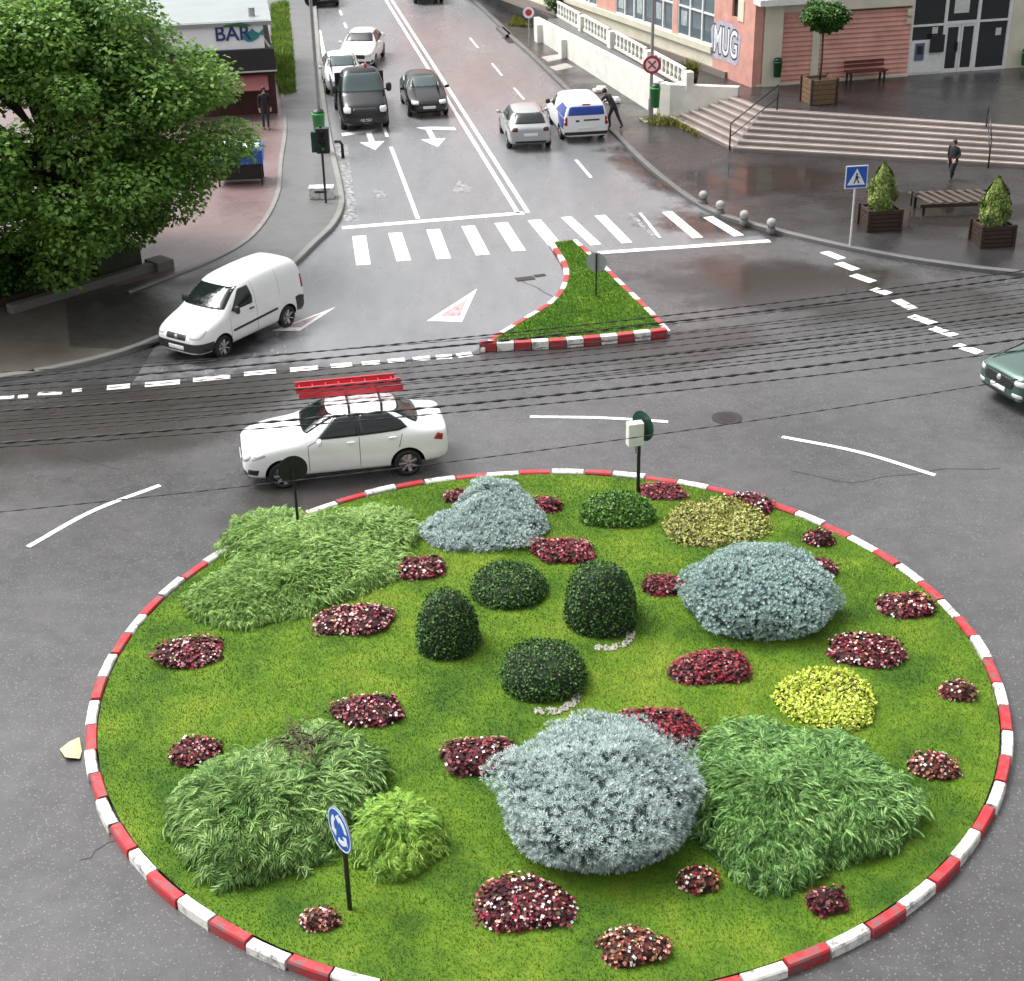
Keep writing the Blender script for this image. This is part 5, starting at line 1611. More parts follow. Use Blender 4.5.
mb = MB()
nseg = 10
ln = (W1 - W0).length
vs, fs = [], []
for i in range(nseg + 1):
    s = ln * i / nseg; zt_ = 1.12 + .42 * i / nseg
    for o_, z_ in ((0, PZ - .02), (0, zt_), (.28, zt_), (.28, PZ - .02)): vs.append(wp(s, o_, z_))
for i in range(nseg):
    for j in range(3): fs.append((i * 4 + j, i * 4 + j + 1, (i + 1) * 4 + j + 1, (i + 1) * 4 + j))
fs += [(3, 2, 1, 0), tuple(nseg * 4 + j for j in range(4))]
mb.add(vs, fs)
rw = Vector((9.25, 61.35)) - Vector((6.24, 62.3))
rel = lambda x, y: (x - W0.x, y - W0.y)
mb.prism([rel(6.32, 61.98), rel(6.68, 61.63), rel(9.30, 60.93), rel(9.42, 61.22), rel(6.7, 62.05), rel(6.55, 62.36)], -.02, 1.525 - PZ)
mb.build('wall_body', M['white_wall'], wall)
for s in (1.3, 5.4): MB().box(wp(s, -.12, .55), (.5, .3, .9), math.atan2(wd.y, wd.x)).build('buttress', M['white_wall'], wall)
MB().box(wp(ln * .5, .62, 1.2), (ln * .84, .62, .09), math.atan2(wd.y, wd.x)).build('coping', M['darkkerb'], wall)
for k in range(4):
    s0, s1 = ((1.0, 4.7), (5.4, 9.1), (10.0, 14.0), (14.9, 18.6))[k]
    az = math.atan2(wd.y, wd.x); o_ = .95
    mb = MB()
    c = (s0 + s1) / 2
    zb_, zt_ = 1.26 + .03 * k, 2.02 + .03 * k
    mb.box(wp(c, o_, zb_ + .06), (s1 - s0, .10, .12), az); mb.box(wp(c, o_, zt_ - .05), (s1 - s0, .10, .10), az)
    for i in range(8):
        s = s0 + (s1 - s0) * (i + .5) / 8
        mb.box(wp(s, o_, (zb_ + zt_) / 2), (.14, .085, zt_ - zb_ - .1), az)
        mb.box(wp(s, o_, zb_ + .36), (.30, .075, .12), az)
    mb.box(wp(c, o_ + .06, (zb_ + zt_) / 2), (s1 - s0 - .02, .03, zt_ - zb_ - .02), az, mi=1)
    mb.build('panel', [M['white_wall'], M['grey_metal']], wall)
    MB().box(wp(s1 + .37, o_, zb_ + .32), (.42, .3, .75), az).build('pier', M['white_wall'], wall)

# salmon building
bd = thing('salmon_building', 'salmon pink corner building with cream columns, shop windows and a glass entrance', 'building', (10.2, 62.7, PLZ))
BO = Vector((10.2, 62.7, PLZ))


class Fac:
    def __init__(s, a, d):
        s.a = Vector(a); s.d = Vector(d).normalized(); s.n = Vector((s.d.y, -s.d.x))   # n faces the street / plaza
        s.az = math.atan2(s.d.y, s.d.x)

    def p(s, u, o, z):
        q = s.a + s.d * u + s.n * o
        return Vector((q.x, q.y, z)) - BO

    def box(s, mb, u0, u1, o0, o1, z0, z1, mi=0):
        return mb.box(s.p((u0 + u1) / 2, (o0 + o1) / 2, (z0 + z1) / 2), (u1 - u0, o1 - o0, z1 - z0), s.az, mi)


M['poster'] = plain('faded_poster', (.40, .46, .48), .5, var=.4, scale=4)
M['notice'] = plain('pale_notice', (.62, .63, .60), .5)
f1 = Fac((4.7, 75.4), (5.2, -12.4)); f2 = Fac((10.9, 62.9), (5.85, 1.3))
TOP = 8.0
mb = MB()
f1.box(mb, -30, 10.75, -.4, 0, PLZ - .3, 1.95, 1)                 # below the shop windows
f1.box(mb, -30, 13.95, -.4, -.001, 4.45, TOP)
f1.box(mb, 10.75, 12.15, -.4, 0, PLZ - .3, 4.45); f1.box(mb, 12.65, 13.95, -.4, 0, PLZ - .3, 4.45)
f1.box(mb, 12.15, 12.65, -.4, -.002, PLZ - .3, 3.7)
for u0, u1 in ((-30, -4), (-.4, 1.6), (7.15, 7.6)): f1.box(mb, u0, u1, -.4, -.003, 1.95, 4.45)
mb.build('wall', [M['pink'], M['cream']], bd)
mb = MB(); f1.box(mb, -30, 12.0, .0, .12, PLZ - .2, 1.42); mb.build('plinth', M['stepstone'], bd)
mb = MB(); f1.box(mb, -5, 10.7, .002, .10, 1.95, 2.22); mb.build('sill_band', M['cream'], bd)
for u0, u1 in ((-4, -.4), (1.6, 7.15), (7.6, 10.75)):
    mb = MB()
    n_ = max(2, round((u1 - u0) / .95))
    for i in range(n_ + 1):
        u = u0 + (u1 - u0) * i / n_; w_ = .05
        f1.box(mb, max(u0, u - w_), min(u1, u + w_), -.12, -.02, 2.22, 4.45)
    f1.box(mb, u0, u1, -.11, -.03, 2.221, 2.30); f1.box(mb, u0, u1, -.11, -.03, 3.45, 3.52)
    wo = mb.build('window', M['frame_white'], bd)
    mb = MB(); f1.box(mb, u0, u1, -.30, -.09, 2.2, 4.45); mb.build('pane', M['glass_street'], wo)
    if u0 > 0:
        for i in range(n_):
            if random.random() < .6:
                ua = u0 + (u1 - u0) * (i + .2) / n_
                mb = MB(); f1.box(mb, ua, ua + .5, -.085, -.075, 2.5 + random.random() * .4, 3.3); mb.build('poster', M['poster'], wo)
mb = MB(); f1.box(mb, 12.15, 12.65, -.2, -.1, 3.7, 4.45); wo = mb.build('window', M['glass_shop'], bd)
mb = MB(); f1.box(mb, 12.65, 13.1, -.02, .03, 3.6, 4.45); mb.build('shutter', M['cream'], bd)

# corrugated salmon cladding on the plaza face, cream columns, canopy
for u0, u1 in ((-.72, -.42), (.34, 1.70), (2.02, 6.05)):
    mb = MB()
    nb = 15
    for i in range(nb):
        z0 = PLZ + (4.0 - PLZ) * i / nb; z1 = PLZ + (4.0 - PLZ) * (i + 1) / nb
        a_, b_, c_, d_ = f2.p(u0, .0, z0), f2.p(u1, .0, z0), f2.p(u1, .0, z1), f2.p(u0, .0, z1)
        a2, b2 = f2.p(u0, .07, z0), f2.p(u1, .07, z0)
        mb.add([a_, b_, c_, d_, a2, b2], [(4, 5, 2, 3), (0, 1, 5, 4), (0, 4, 3), (1, 2, 5)])
    mb.build('cladding', M['pink'], bd)
mb = MB(); f2.box(mb, -.72, 6.05, -.4, -.004, PLZ - .3, TOP); f2.box(mb, 10.55, 22, -.4, .0, PLZ - .3, TOP); f2.box(mb, 6.05, 10.55, -.4, -.006, 4.6, TOP)
mb.build('wall', M['cream'], bd)
mb = MB(); f2.box(mb, -.42, .34, -.1, .22, PLZ - .05, 4.42); mb.build('column', M['cream'], bd)
mb = MB(); f2.box(mb, 1.70, 2.02, -.1, .10, PLZ - .05, 4.0); mb.build('column', M['cream'], bd)
mb = MB(); f2.box(mb, -.74, 6.05, -.3, .14, PLZ - .02, PLZ + .09); mb.build('plinth', M['cream'], bd)
mb = MB(); f2.box(mb, -.9, 2.4, -.2, .75, 4.42, 4.66); mb.build('canopy', M['frame_white'], bd)
mb = MB(); f2.box(mb, 2.4, 6.05, .001, .12, 4.0, 4.6); mb.build('fascia', M['cream'], bd)
mb = MB(); f2.box(mb, 2.6, 5.9, .13, .16, 3.93, 3.97); mb.build('conduit', M['black_plastic'], bd)

# glass entrance with cash machine
en = MB()
for u in (6.08, 7.60, 9.08, 10.50): f2.box(en, u - .06, u + .06, -.16, .02, PLZ, 4.6)
f2.box(en, 6.14, 7.54, -.15, .01, 3.10, 3.18); f2.box(en, 7.66, 9.02, -.15, .01, 3.12, 3.24); f2.box(en, 9.14, 10.44, -.15, .01, 3.14, 3.22)
f2.box(en, 6.14, 7.54, -.15, .012, PLZ, PLZ + .08); f2.box(en, 9.14, 10.44, -.15, .012, PLZ, PLZ + .12)
ent = en.build('shopfront', M['frame_white'], bd)
mb = MB(); f2.box(mb, 6.1, 7.55, -.14, -.06, 2.55, 4.6); f2.box(mb, 7.65, 9.03, -.14, -.06, 3.2, 4.6); f2.box(mb, 9.12, 10.46, -.14, -.06, PLZ, 4.6); mb.build('pane', M['glass_shop'], ent)
for u0, u1 in ((7.66, 8.33), (8.36, 9.02)):
    dm = MB()
    f2.box(dm, u0, u0 + .09, -.12, -.02, PLZ, 3.12); f2.box(dm, u1 - .09, u1, -.12, -.02, PLZ, 3.12); f2.box(dm, u0 + .09, u1 - .09, -.12, -.021, PLZ, PLZ + .16); f2.box(dm, u0 + .09, u1 - .09, -.12, -.021, 3.0, 3.12)
    dr_ = dm.build('door', M['frame_white'], bd)
    mb = MB(); f2.box(mb, u0 + .09, u1 - .09, -.09, -.06, PLZ + .16, 3.0); mb.build('pane', M['glass_shop'], dr_)
    mb = MB(); uh = u1 - .12 if u0 < 8 else u0 + .12
    f2.box(mb, uh - .02, uh + .02, .0, .05, 2.0, 2.4); mb.build('handle', M['black_metal'], dr_)
mb = MB(); f2.box(mb, 6.14, 7.54, -.14, .04, PLZ + .08, 2.55); atm = mb.build('atm_panel', M['frame_white'], bd)
mb = MB(); f2.box(mb, 6.3, 6.72, .04, .07, 1.75, 2.45); mb.build('cash_machine', plain('atm_blue_grey', (.10, .14, .22), .4), atm)
mb = MB(); f2.box(mb, 6.38, 6.64, .07, .08, 2.0, 2.34); mb.build('screen', M['black_plastic'], atm)
mb = MB(); f2.box(mb, 6.95, 7.55, .041, .16, 2.05, 2.75); mb.build('dark_machine', M['black_plastic'], atm)
for u0, u1, z0, z1 in ((7.95, 8.62, 3.55, 4.35), (9.95, 10.2, 2.55, 2.85), (7.05, 7.3, 2.78, 3.05)):
    mb = MB(); f2.box(mb, u0, u1, -.055, -.04, z0, z1); mb.build('notice', M['notice'], ent)
mb = MB(); f2.box(mb, 5.78, 6.0, .0, .22, 3.62, 3.86); f2.box(mb, 5.78, 6.0, .0, .18, 3.28, 3.5); mb.build('wall_lamp', M['cream'], bd)
mb = MB(); f2.box(mb, -.9, 22, -9, -.41, TOP, TOP + .25); mb.build('roof', M['concrete'], bd)


def text_mesh(body, size, bold=0.0, depth=0.004):
    cu = bpy.data.curves.new('t', 'FONT'); cu.body = body; cu.size = size; cu.offset = bold; cu.extrude = depth; cu.align_x = 'CENTER'; cu.align_y = 'CENTER'
    o = bpy.data.objects.new('t', cu); COL.objects.link(o)
    me = eval_mesh(o); bpy.data.objects.remove(o)
    return me


def face_rot(d, n):
    "rotation putting text x along d, y up, z along n"
    d = Vector((d.x, d.y, 0)).normalized(); n = Vector((n.x, n.y, 0)).normalized()
    return Matrix((d, Vector((0, 0, 1)), n)).transposed().to_euler()


# spray-painted tag on the street face
gp = MB(); q = []
for i in range(26):
    a_ = 2 * PI * i / 26
    q.append((1.17 * math.copysign(abs(math.cos(a_)) ** .45, math.cos(a_)) * (1 + .05 * math.sin(7 * a_)), .66 * math.copysign(abs(math.sin(a_)) ** .5, math.sin(a_)) * 1.2 * (1 + .08 * math.sin(5 * a_))))
gp.sheet(q, 0); gr = gp.build('graffiti', plain('grey_violet_spray', (.46, .44, .52), .7, var=.3, scale=4), bd, loc=f1.p(11.75, .008, 2.55)); gr.rotation_euler = face_rot(f1.d, f1.n)
for txt, dx, sz, bl, z_, mt in (('MUG', 0, 1.05, .05, .006, 'cloth_dark'), ('MUG', 0.02, 1.03, .012, .012, 'sign_white')):
    me = text_mesh(txt, sz, bl, .002); me.materials.append(M[mt])
    o = link('graffiti_letters', me, gr, (dx, 0, z_)); o.scale = (.86, 1.5, 1)

# ------------------------------------------------------------------ street furniture
def bin_on_post(name, label, base, zb_, mat, h=.75, r=.2, group=None, face=(0, -1)):
    t = thing(name, label, 'litter bin', base, 0, group)
    mb = MB(); mb.lathe([(0.001, zb_), (r * .8, zb_), (r, zb_ + h * .9), (r * 1.06, zb_ + h * .9), (r * 1.06, zb_ + h), (r * .9, zb_ + h), (r * .85, zb_ + h * .85), (0.001, zb_ + h * .85)], n=18)
    mb.build('bin_body', mat, t)
    MB().lathe([(r * .95, zb_ + h + .05), (r * .7, zb_ + h + .13), (.001, zb_ + h + .16)], n=18).build('lid', M['black_plastic'], t)
    return t


def round_sign(name, label, base, hz, r, n, face_m, pole_m, pole_h=None, back=None, pole_r=.03, group=None, gap=.05):
    "disc on a post; n = horizontal facing direction"
    t = thing(name, label, 'road sign', base, 0, group)
    n = Vector((n[0], n[1], 0)).normalized()
    MB().cyl((0, 0, -.05), (0, 0, pole_h or hz), pole_r, n=10).build('pole', pole_m, t)
    c = Vector((0, 0, hz)) + n * gap
    MB().cyl(c - n * .012, c, r, n=36).build('sign_plate', back or M['sign_back'], t)
    f = MB().cyl(c + n * .001, c + n * .006, r * .97, n=36).build('sign_face', face_m, t)
    return t, c, n


# blue roundabout arrow sign
p = L(350, 909)
al = math.radians(57)
t, c, n = round_sign('roundabout_sign', 'blue round sign with white circling arrows on a black pole, front of island', p, 1.42, .34, (-math.sin(al), -math.cos(al)), M['sign_blue'], M['black_metal'], 1.30, pole_r=.035)
hx = Vector((-n.y, n.x, 0)); up = Vector((0, 0, 1))
mb = MB()
for k in range(3):
    def pt(r_, a_): return c + n * .009 + (hx * math.cos(a_) + up * math.sin(a_)) * r_
    a0 = k * 2 * PI / 3 + .25
    seg_ = 8; a1 = a0 + 1.25
    ro, ri = .235, .155
    vs = [pt(ro, a0 + (a1 - a0) * i / seg_) for i in range(seg_ + 1)] + [pt(ri, a0 + (a1 - a0) * i / seg_) for i in range(seg_ + 1)]
    fs = [(i, i + 1, seg_ + 2 + i, seg_ + 1 + i) for i in range(seg_)]
    mb.add(vs, fs)
    mb.add([pt(.285, a1), pt(.105, a1), pt(.2, a1 + .55)], [(0, 2, 1)])
o = mb.build('arrow', M['sign_white'], t); sd = o.modifiers.new('s', 'SOLIDIFY'); sd.thickness = .004
mb = MB(); vs = []
for i in range(40):
    a_ = 2 * PI * i / 40
    for r_ in (.325, .308): vs.append(c + n * .0085 + (hx * math.cos(a_) + up * math.sin(a_)) * r_)
mb.add(vs, [(2 * i, 2 * ((i + 1) % 40), 2 * ((i + 1) % 40) + 1, 2 * i + 1) for i in range(40)]); o = mb.build('border', M['sign_white'], t); sd = o.modifiers.new('s', 'SOLIDIFY'); sd.thickness = .003

# dark-backed sign at the back left, white box sign at the back
p = L(299, 534)
t, c, n = round_sign('road_sign', 'round sign seen from behind, black back and pole, before the sedan\'s front wheel', p, 1.45, .30, (-.3, .95), M['sign_blue'], M['black_matt'], 1.5, back=M['black_matt'], gap=.04)
p = L(638, 492)
t, c, n = round_sign('road_sign', 'round sign edge on with a white box fixed to its black pole, back of island', p, 1.52, .33, (.80, .60), M['sign_blue'], M['black_metal'], 1.6, back=M['dark_green'], gap=.10, pole_r=.04)
MB().box((-.10, -.10, 1.42), (.34, .20, .52), .25).build('control_box', M['white_box'], t, bevel=.02)
MB().cyl((-.06, -.06, .95), (-.06, -.06, 1.15), .03, n=8).build('cable_gland', M['grey_metal'], t)
# splitter island sign, seen from behind
p = G(596, 297, .11)
t, c, n = round_sign('road_sign', 'round grey backed sign on a thin black post in the wedge shaped island', p, 1.02, .29, (.25, .97), M['sign_blue'], M['black_metal'], 1.28, back=M['sign_back'], pole_r=.025, gap=.04)

# pedestrian crossing sign
p = G(850, 246, PZ)
t = thing('crossing_sign', 'blue square pedestrian crossing sign on a pale post by the right kerb', 'road sign', p)
MB().cyl((0, 0, -.02), (0, 0, 2.2), .035, n=10).build('pole', M['pale_metal'], t)
rot = Matrix.Rotation(math.radians(8), 3, 'Z')
ctr = Vector((0, -.06, 2.18))
MB().box(ctr, (.70, .02, .70), rot=rot).build('sign_plate', M['sign_white'], t, bevel=.008)
MB().box(ctr + rot @ Vector((0, -.013, .0)), (.64, .008, .64), rot=rot).build('sign_face', M['sign_blue'], t)
mb = MB()
def tri_prism(pts, o0, o1):
    vs = [ctr + rot @ Vector((x, o0, z)) for x, z in pts] + [ctr + rot @ Vector((x, o1, z)) for x, z in pts]
    n_ = len(pts)
    mb.add(vs, [tuple(range(n_)), tuple(range(2 * n_ - 1, n_ - 1, -1))] + [(i, n_ + i, n_ + (i + 1) % n_, (i + 1) % n_) for i in range(n_)])
tri_prism([(-.28, -.24), (.28, -.24), (0, .26)], -.022, -.017)
mb.build('triangle', M['sign_white'], t)
mb = MB()
tri_prism([(-.03, .06), (.03, .06), (.03, .12), (-.03, .12)], -.028, -.023)
tri_prism([(-.045, -.06), (.045, -.06), (.03, .05), (-.03, .05)], -.028, -.023)
tri_prism([(-.04, -.06), (0, -.06), (-.05, -.19), (-.09, -.19)], -.028, -.023)
tri_prism([(0, -.06), (.04, -.06), (.10, -.18), (.06, -.19)], -.028, -.023)
tri_prism([(.03, .03), (.03, -.0), (.10, -.04), (.11, -.02)], -.028, -.023)
mb.build('walking_figure', M['black_plastic'], t)

# bollards
M['ballstone'] = plain('grey_stone_ball', (.30, .30, .29), .6, var=.25, scale=9)
blabs = ['round topped stone bollard farthest left of the row of four by the crossing', 'second stone bollard from the left in the row of four', 'third stone bollard from the left in the row of four', 'rightmost stone bollard of the four, nearest the blue crossing sign']
for (x, y), lb in zip(((703, 203), (720, 213), (744, 223), (771, 231)), blabs):
    t = thing('bollard', lb, 'bollard', G(x, y, PZ), 0, 'stone ball bollards by the crossing')
    MB().lathe([(.15, -.01), (.15, .07), (.12, .10), (.11, .14)], n=18).build('base', M['darkkerb'], t)
    MB().lathe([(.155 * math.sin(PI * i / 10) + .001, .27 - .155 * math.cos(PI * i / 10)) for i in range(11)], n=18).build('ball', M['ballstone'], t)


def planter(t, w, d, h, mat, rot=0.0, slat=True):
    mb = MB(); M3 = Matrix.Rotation(rot, 3, 'Z')
    n_ = 5
    for i in range(n_):
        z = h * (i + .5) / n_
        for sx, sy, ww, dd_ in ((0, -1, w, .04), (0, 1, w, .04), (-1, 0, .04, d - .085), (1, 0, .04, d - .085)):
            mb.box(M3 @ Vector((sx * (w / 2 - .02), sy * (d / 2 - .02), z)), (ww, dd_, h / n_ - .018), rot=M3)
    mb.build('planter_box', mat, t)
    for sx in (-1, 1):
        for sy in (-1, 1): MB().box(M3 @ Vector((sx * (w / 2 + .012), sy * (d / 2 + .012), h / 2 + .01)), (.08, .08, h + .04), rot=M3).build('corner_post', M['wood_dark'], t)
    MB().box((0, 0, h * .45), (w - .09, d - .09, h * .86), rot=M3).build('soil', M['soil'], t)


def cone_tree(px, py, w, hh, label, seed):
    p = G(px, py, PZ)
    t = thing('potted_conifer', label, 'potted plant', p, 0, 'yellow green conifers in dark wooden planters')
    planter(t, w, w * .85, .66, M['wood_dark'], .12)
    n_ = 6500
    zz = rng.uniform(0, 1, n_) ** 1.2
    prof = np.sin(np.clip(zz * .86 + .16, 0, 1) * PI) ** .75 * (1 - .25 * zz)
    aa_ = rng.uniform(0, 2 * PI, n_)
    lump = 1 + .14 * np.sin(5 * aa_ + 9 * zz + seed) + .10 * np.sin(3 * aa_ - 14 * zz)
    r_ = .50 * prof * lump * rng.uniform(.55, 1, n_) ** .4
    P = np.stack([r_ * np.cos(aa_), r_ * np.sin(aa_),   .56 + zz * hh], 1)
    X = np.stack([np.cos(aa_), np.sin(aa_), 1.1 + 0 * aa_], 1) + rng.normal(size=(n_, 3)) * .4
    tv, tf = tmpl_leaf(.2, .38)
    V, F = scatter(P, np.stack([np.cos(aa_), np.sin(aa_), .3 + 0 * aa_], 1), X, rng.uniform(.05, .095, n_), tv, tf)
    link('foliage', fast_mesh('foliage', V, F, [M['cone_leaf']]), t)
    MB().cyl((0, 0, .4), (0, 0, .46 + hh * .8), .04, .01, n=6).build('trunk', M['bark'], t)


cone_tree(879, 227, 1.05, 1.5, 'yellow green conifer in a dark planter beside the blue crossing sign', 0)
cone_tree(991, 243, 1.02, 1.5, 'yellow green conifer in a dark planter right of the slatted bench', 2)

# ball-crowned tree in a slatted planter on the plaza
p = G(818, 102, PLZ)
t = thing('ball_tree', 'small ball crowned tree in a brown slatted planter on the plaza', 'potted tree', p)
planter(t, 1.05, .95, .95, M['wood_mid'], .25)
MB().tube([(0, 0, .6), (.03, 0, 1.6), (0, 0, 2.9)], [.05, .04, .035], 8).build('trunk', M['bark'], t)
cl = []
for i in range(26):
    u = Vector(rng.normal(size=3)).normalized()
    cl.append((Vector((0, 0, 3.25)) + Vector((u.x * .62, u.y * .62, u.z * .36)), random.uniform(.25, .4)))
V, F = crown(cl, 420, .13, .35, None, .2)
link('crown', fast_mesh('crown', V, F, [M['ball_leaf']]), t)

# benches
def bench(name, label, base, rz, w, d, h, slats, mat, wave=0.0):
    t = thing(name, label, 'bench', base, rz)
    mb = MB()
    for i in range(slats):
        y = -d / 2 + d * (i + .5) / slats
        mb.box((0, y, h + wave * math.sin(i * 1.1)), (w, d / slats - .03, .05))
    mb.build('seat', mat, t)
    for x in (-w * .42, w * .42):
        fm = MB(); fm.box((x, -d * .4, h / 2 - .02), (.07, .07, h)); fm.box((x, d * .4, h / 2 - .02), (.07, .07, h)); fm.box((x, 0, h - .07), (.06, d * .9, .06))
        fm.build('leg_frame', M['black_metal'], t)
    return t


# wide slatted platform bench with diagonal boards
p = G(953, 210, PZ)
t = thing('slatted_bench', 'wide low wooden platform bench with raised slatted top between the two conifers', 'bench', p, .06)
mb = MB()
for i in range(8):
    x = -1.12 + i * .32
    mb.beam((x - .22, .52, .50), (x + .22, -.52, .40), .17, .05)
mb.build('seat', M['wood_bench'], t)
mb = MB(); mb.beam((-1.3, .54, .43), (1.3, .54, .43), .06, .10); mb.beam((-1.3, -.54, .34), (1.3, -.54, .34), .06, .12); mb.build('seat_frame', M['wood_dark'], t)
for x in (-1.15, 1.15):
    fm = MB(); fm.box((x, -.45, .16), (.08, .08, .34)); fm.box((x, .45, .2), (.08, .08, .42)); fm.build('leg_frame', M['black_metal'], t)
mb = MB(); mb.beam((-1.33, .4, .62), (-1.33, -.2, .62), .08, .05); mb.beam((-1.33, .3, .1), (-1.33, .3, .62), .05, .05); mb.build('armrest', M['black_metal'], t)

q = f2.p(3.95, .55, 0) + BO
bench('wall_bench', 'dark red brown bench against the salmon cladding', (q.x, q.y, PLZ), f2.az, 1.75, .5, .45, 4, M['bench_red'])
tb = bpy.data.objects['wall_bench']
mb = MB()
for z in (.62, .78): mb.box((0, .24, z), (1.75, .04, .12))
mb.build('backrest', M['bench_red'], tb)

# litter bins
q = f2.p(.12, .42, 0) + BO
bin_on_post('litter_bin', 'dark green litter bin hung on the cream corner column', (q.x, q.y, PLZ), .42, M['bin_dark'], .62, .18, 'green litter bins')
q = f2.p(11.3, .32, 0) + BO
bin_on_post('litter_bin', 'bright green litter bin at the far right by the cream wall', (q.x, q.y, PLZ), .15, M['bin_green'], .55, .2, 'green litter bins')

# lamp post on the right with no-stopping sign, cabinet and bin
p = G(650.5, 121, PZ)
t = thing('lamp_post', 'tall grey lamp post before the white wall on the right pavement', 'lamp post', p)
MB().cyl((0, 0, 0), (0, 0, 9), .075, .05, n=12).build('pole', M['grey_metal'], t)
MB().cyl((0, 0, 0), (0, 0, .9), .11, .10, n=12).build('base', M['grey_metal'], t)
MB().box((.1, .1, .02), (.9, .7, .06), .3).build('plinth', M['concrete'], t)
MB().tube([(0, 0, 9), (-.5, -.1, 9.5), (-1.6, -.3, 9.7)], .04, 8).build('arm', M['grey_metal'], t)
MB().box((-1.8, -.33, 9.68), (.7, .25, .12), .18).build('lamp_head', M['grey_metal'], t, bevel=.03)
bin_on_post('litter_bin', 'bright green litter bin on the lamp post before the white wall', p + Vector((.14, -.30, 0)), .62, M['bin_green'], .8, .2, 'green litter bins')
pz_ = p + Vector((0, -.09, 0))
t = thing('no_stopping_sign', 'round red and white sign fixed to the lamp post before the white wall', 'road sign', pz_ + Vector((0, 0, 1.95)))
MB().cyl((0, 0, .3), (0, .02, .3), .36, n=32).build('sign_plate', M['sign_red'], t)
MB().cyl((0, -.006, .3), (0, -.001, .3), .25, n=32).build('sign_face', M['sign_white'], t)
mb = MB(); mb.box((0, -.010, .3), (.44, .006, .07), rot=Matrix.Rotation(.78, 3, 'Y')); mb.box((0, -.012, .3), (.44, .006, .07), rot=Matrix.Rotation(-.78, 3, 'Y')); mb.build('cross', M['sign_red'], t)
p = G(529, 49, PZ)
t, c, n = round_sign('road_sign', 'small pinkish round sign on a thin post by the far right kerb', p, 1.75, .28, (0, -1), M['sign_white'], M['grey_metal'], 1.95)
MB().cyl(c + n * .008, c + n * .012, .16, n=24).build('sign_centre', M['sign_red'], t)
# pale bundles lying on the pavement beside the livery van
for q, lb in (((594, 88), 'pale low bundle on the pavement just past the blue and white van roof'), ((607, 99), 'pale flat bundle on the pavement right of the blue and white van')):
    p = G(q[0] + 6, q[1] + 4, PZ)
    mb = MB().box((0, 0, .09), (.6, .35, .16), .4).box((.05, .05, .2), (.4, .25, .09), -.2)
    tag(mb.build('bundle', M['white_box'], loc=p, bevel=.05), lb, 'bundle')
# dark tub and dry plant at the wall end
p = G(690, 84, PLZ)
t = thing('plant_tub', 'dark tub with a straggly dry plant at the end of the white panels', 'potted plant', p)
MB().lathe([(0.001, 0), (.28, 0), (.36, .5), (.30, .5), (.28, .42), (.001, .42)], n=18).build('tub', M['black_plastic'], t)
V, F = blades(np.column_stack([rng.uniform(-.2, .2, (260, 2)), np.full(260, .42)]), .55, .05, .8)
link('foliage', fast_mesh('foliage', V, F, [M['grass_dry']]), t)
# slim trees behind the wall and shrubs at its far end
for q, lb in (((612, 24), 'slim dark tree trunk standing before the shop windows'), ((597, 12), 'second slim dark trunk farther along the shop windows')):
    p = G(*q, PLZ)
    t = thing('slim_tree', lb, 'tree', p, 0, 'slim trees behind the white wall')
    MB().tube([(0, 0, 0), (.05, .02, 2), (-.05, .1, 4.4)], [.10, .075, .05], 8).build('trunk', M['bark'], t)
    cl = [(Vector((random.uniform(-.8, .8), random.uniform(-.8, .8), random.uniform(4.4, 6.2))), random.uniform(.4, .7)) for _ in range(22)]
    V, F = crown(cl, 240, .14, .6, None, .2)
    link('crown', fast_mesh('crown', V, F, [M['ball_leaf']]), t)
for q, lb in (((566, 16), 'dark green shrub at the far end of the white wall'), ((552, 6), 'taller green shrub beyond the far end of the white wall')):
    p = G(*q, PLZ)
    t = thing('wall_shrub', lb, 'shrub', p, 0, 'shrubs at the wall end')
    cl = [(Vector((random.uniform(-.7, .7), random.uniform(-.6, .6), random.uniform(.4, 1.5))), random.uniform(.3, .5)) for _ in range(16)]
    V, F = crown(cl, 260, .13, .45, None, .2)
    link('foliage', fast_mesh('foliage', V, F, [M['ball_leaf']]), t)
    MB().cyl((0, 0, 0), (0, 0, 1), .05, .03, n=6).build('stem', M['bark'], t)
tr = G(548, 4, PZ)

# left pavement furniture
p = G(326, 203, PZ)
t = thing('signal_post', 'black signal box on a thin black post at the left pavement corner', 'traffic light', p)
MB().cyl((0, 0, 0), (0, 0, 2.65), .04, n=10).build('post', M['black_metal'], t)
mb = MB(); mb.box((.05, .02, 2.15), (.44, .26, .86)); mb.build('signal_box', M['black_plastic'], t, bevel=.03)
MB().box((-.24, .06, 2.1), (.2, .22, .7)).build('side_box', M['dark_green'], t, bevel=.02)
for z in (1.88, 2.15, 2.42): MB().cyl((.05, -.10, z), (.05, -.20, z), .09, .10, n=14, caps=False).build('visor', M['black_plastic'], t)
MB().cyl((.05, -.112, 1.88), (.05, -.118, 1.88), .07, n=14).build('lens', M['bin_green'], t)
p = G(325, 199, PZ)
t = thing('concrete_block', 'white painted concrete block at the foot of the signal post', 'concrete block', p + Vector((-.12, .18, 0)))
MB().box((0, 0, .2), (.86, .45, .4)).build('block', M['kerb_white'], t, bevel=.02)
MB().box((0, -.228, .26), (.4, .01, .07)).build('slot', M['black_plastic'], t)
p = G(322, 152, PZ)
t = thing('lamp_post', 'tall thin grey lamp post on the left pavement behind the green bin', 'lamp post', p)
top_ = on_plane_y(311.5, 0, p.y) - p
MB().cyl((0, 0, 0), (0, 0, 8.5), .08, .05, n=12).build('pole', M['grey_metal'], t)
MB().cyl((0, 0, 0), (0, 0, .8), .12, .11, n=12).build('base', M['grey_metal'], t)
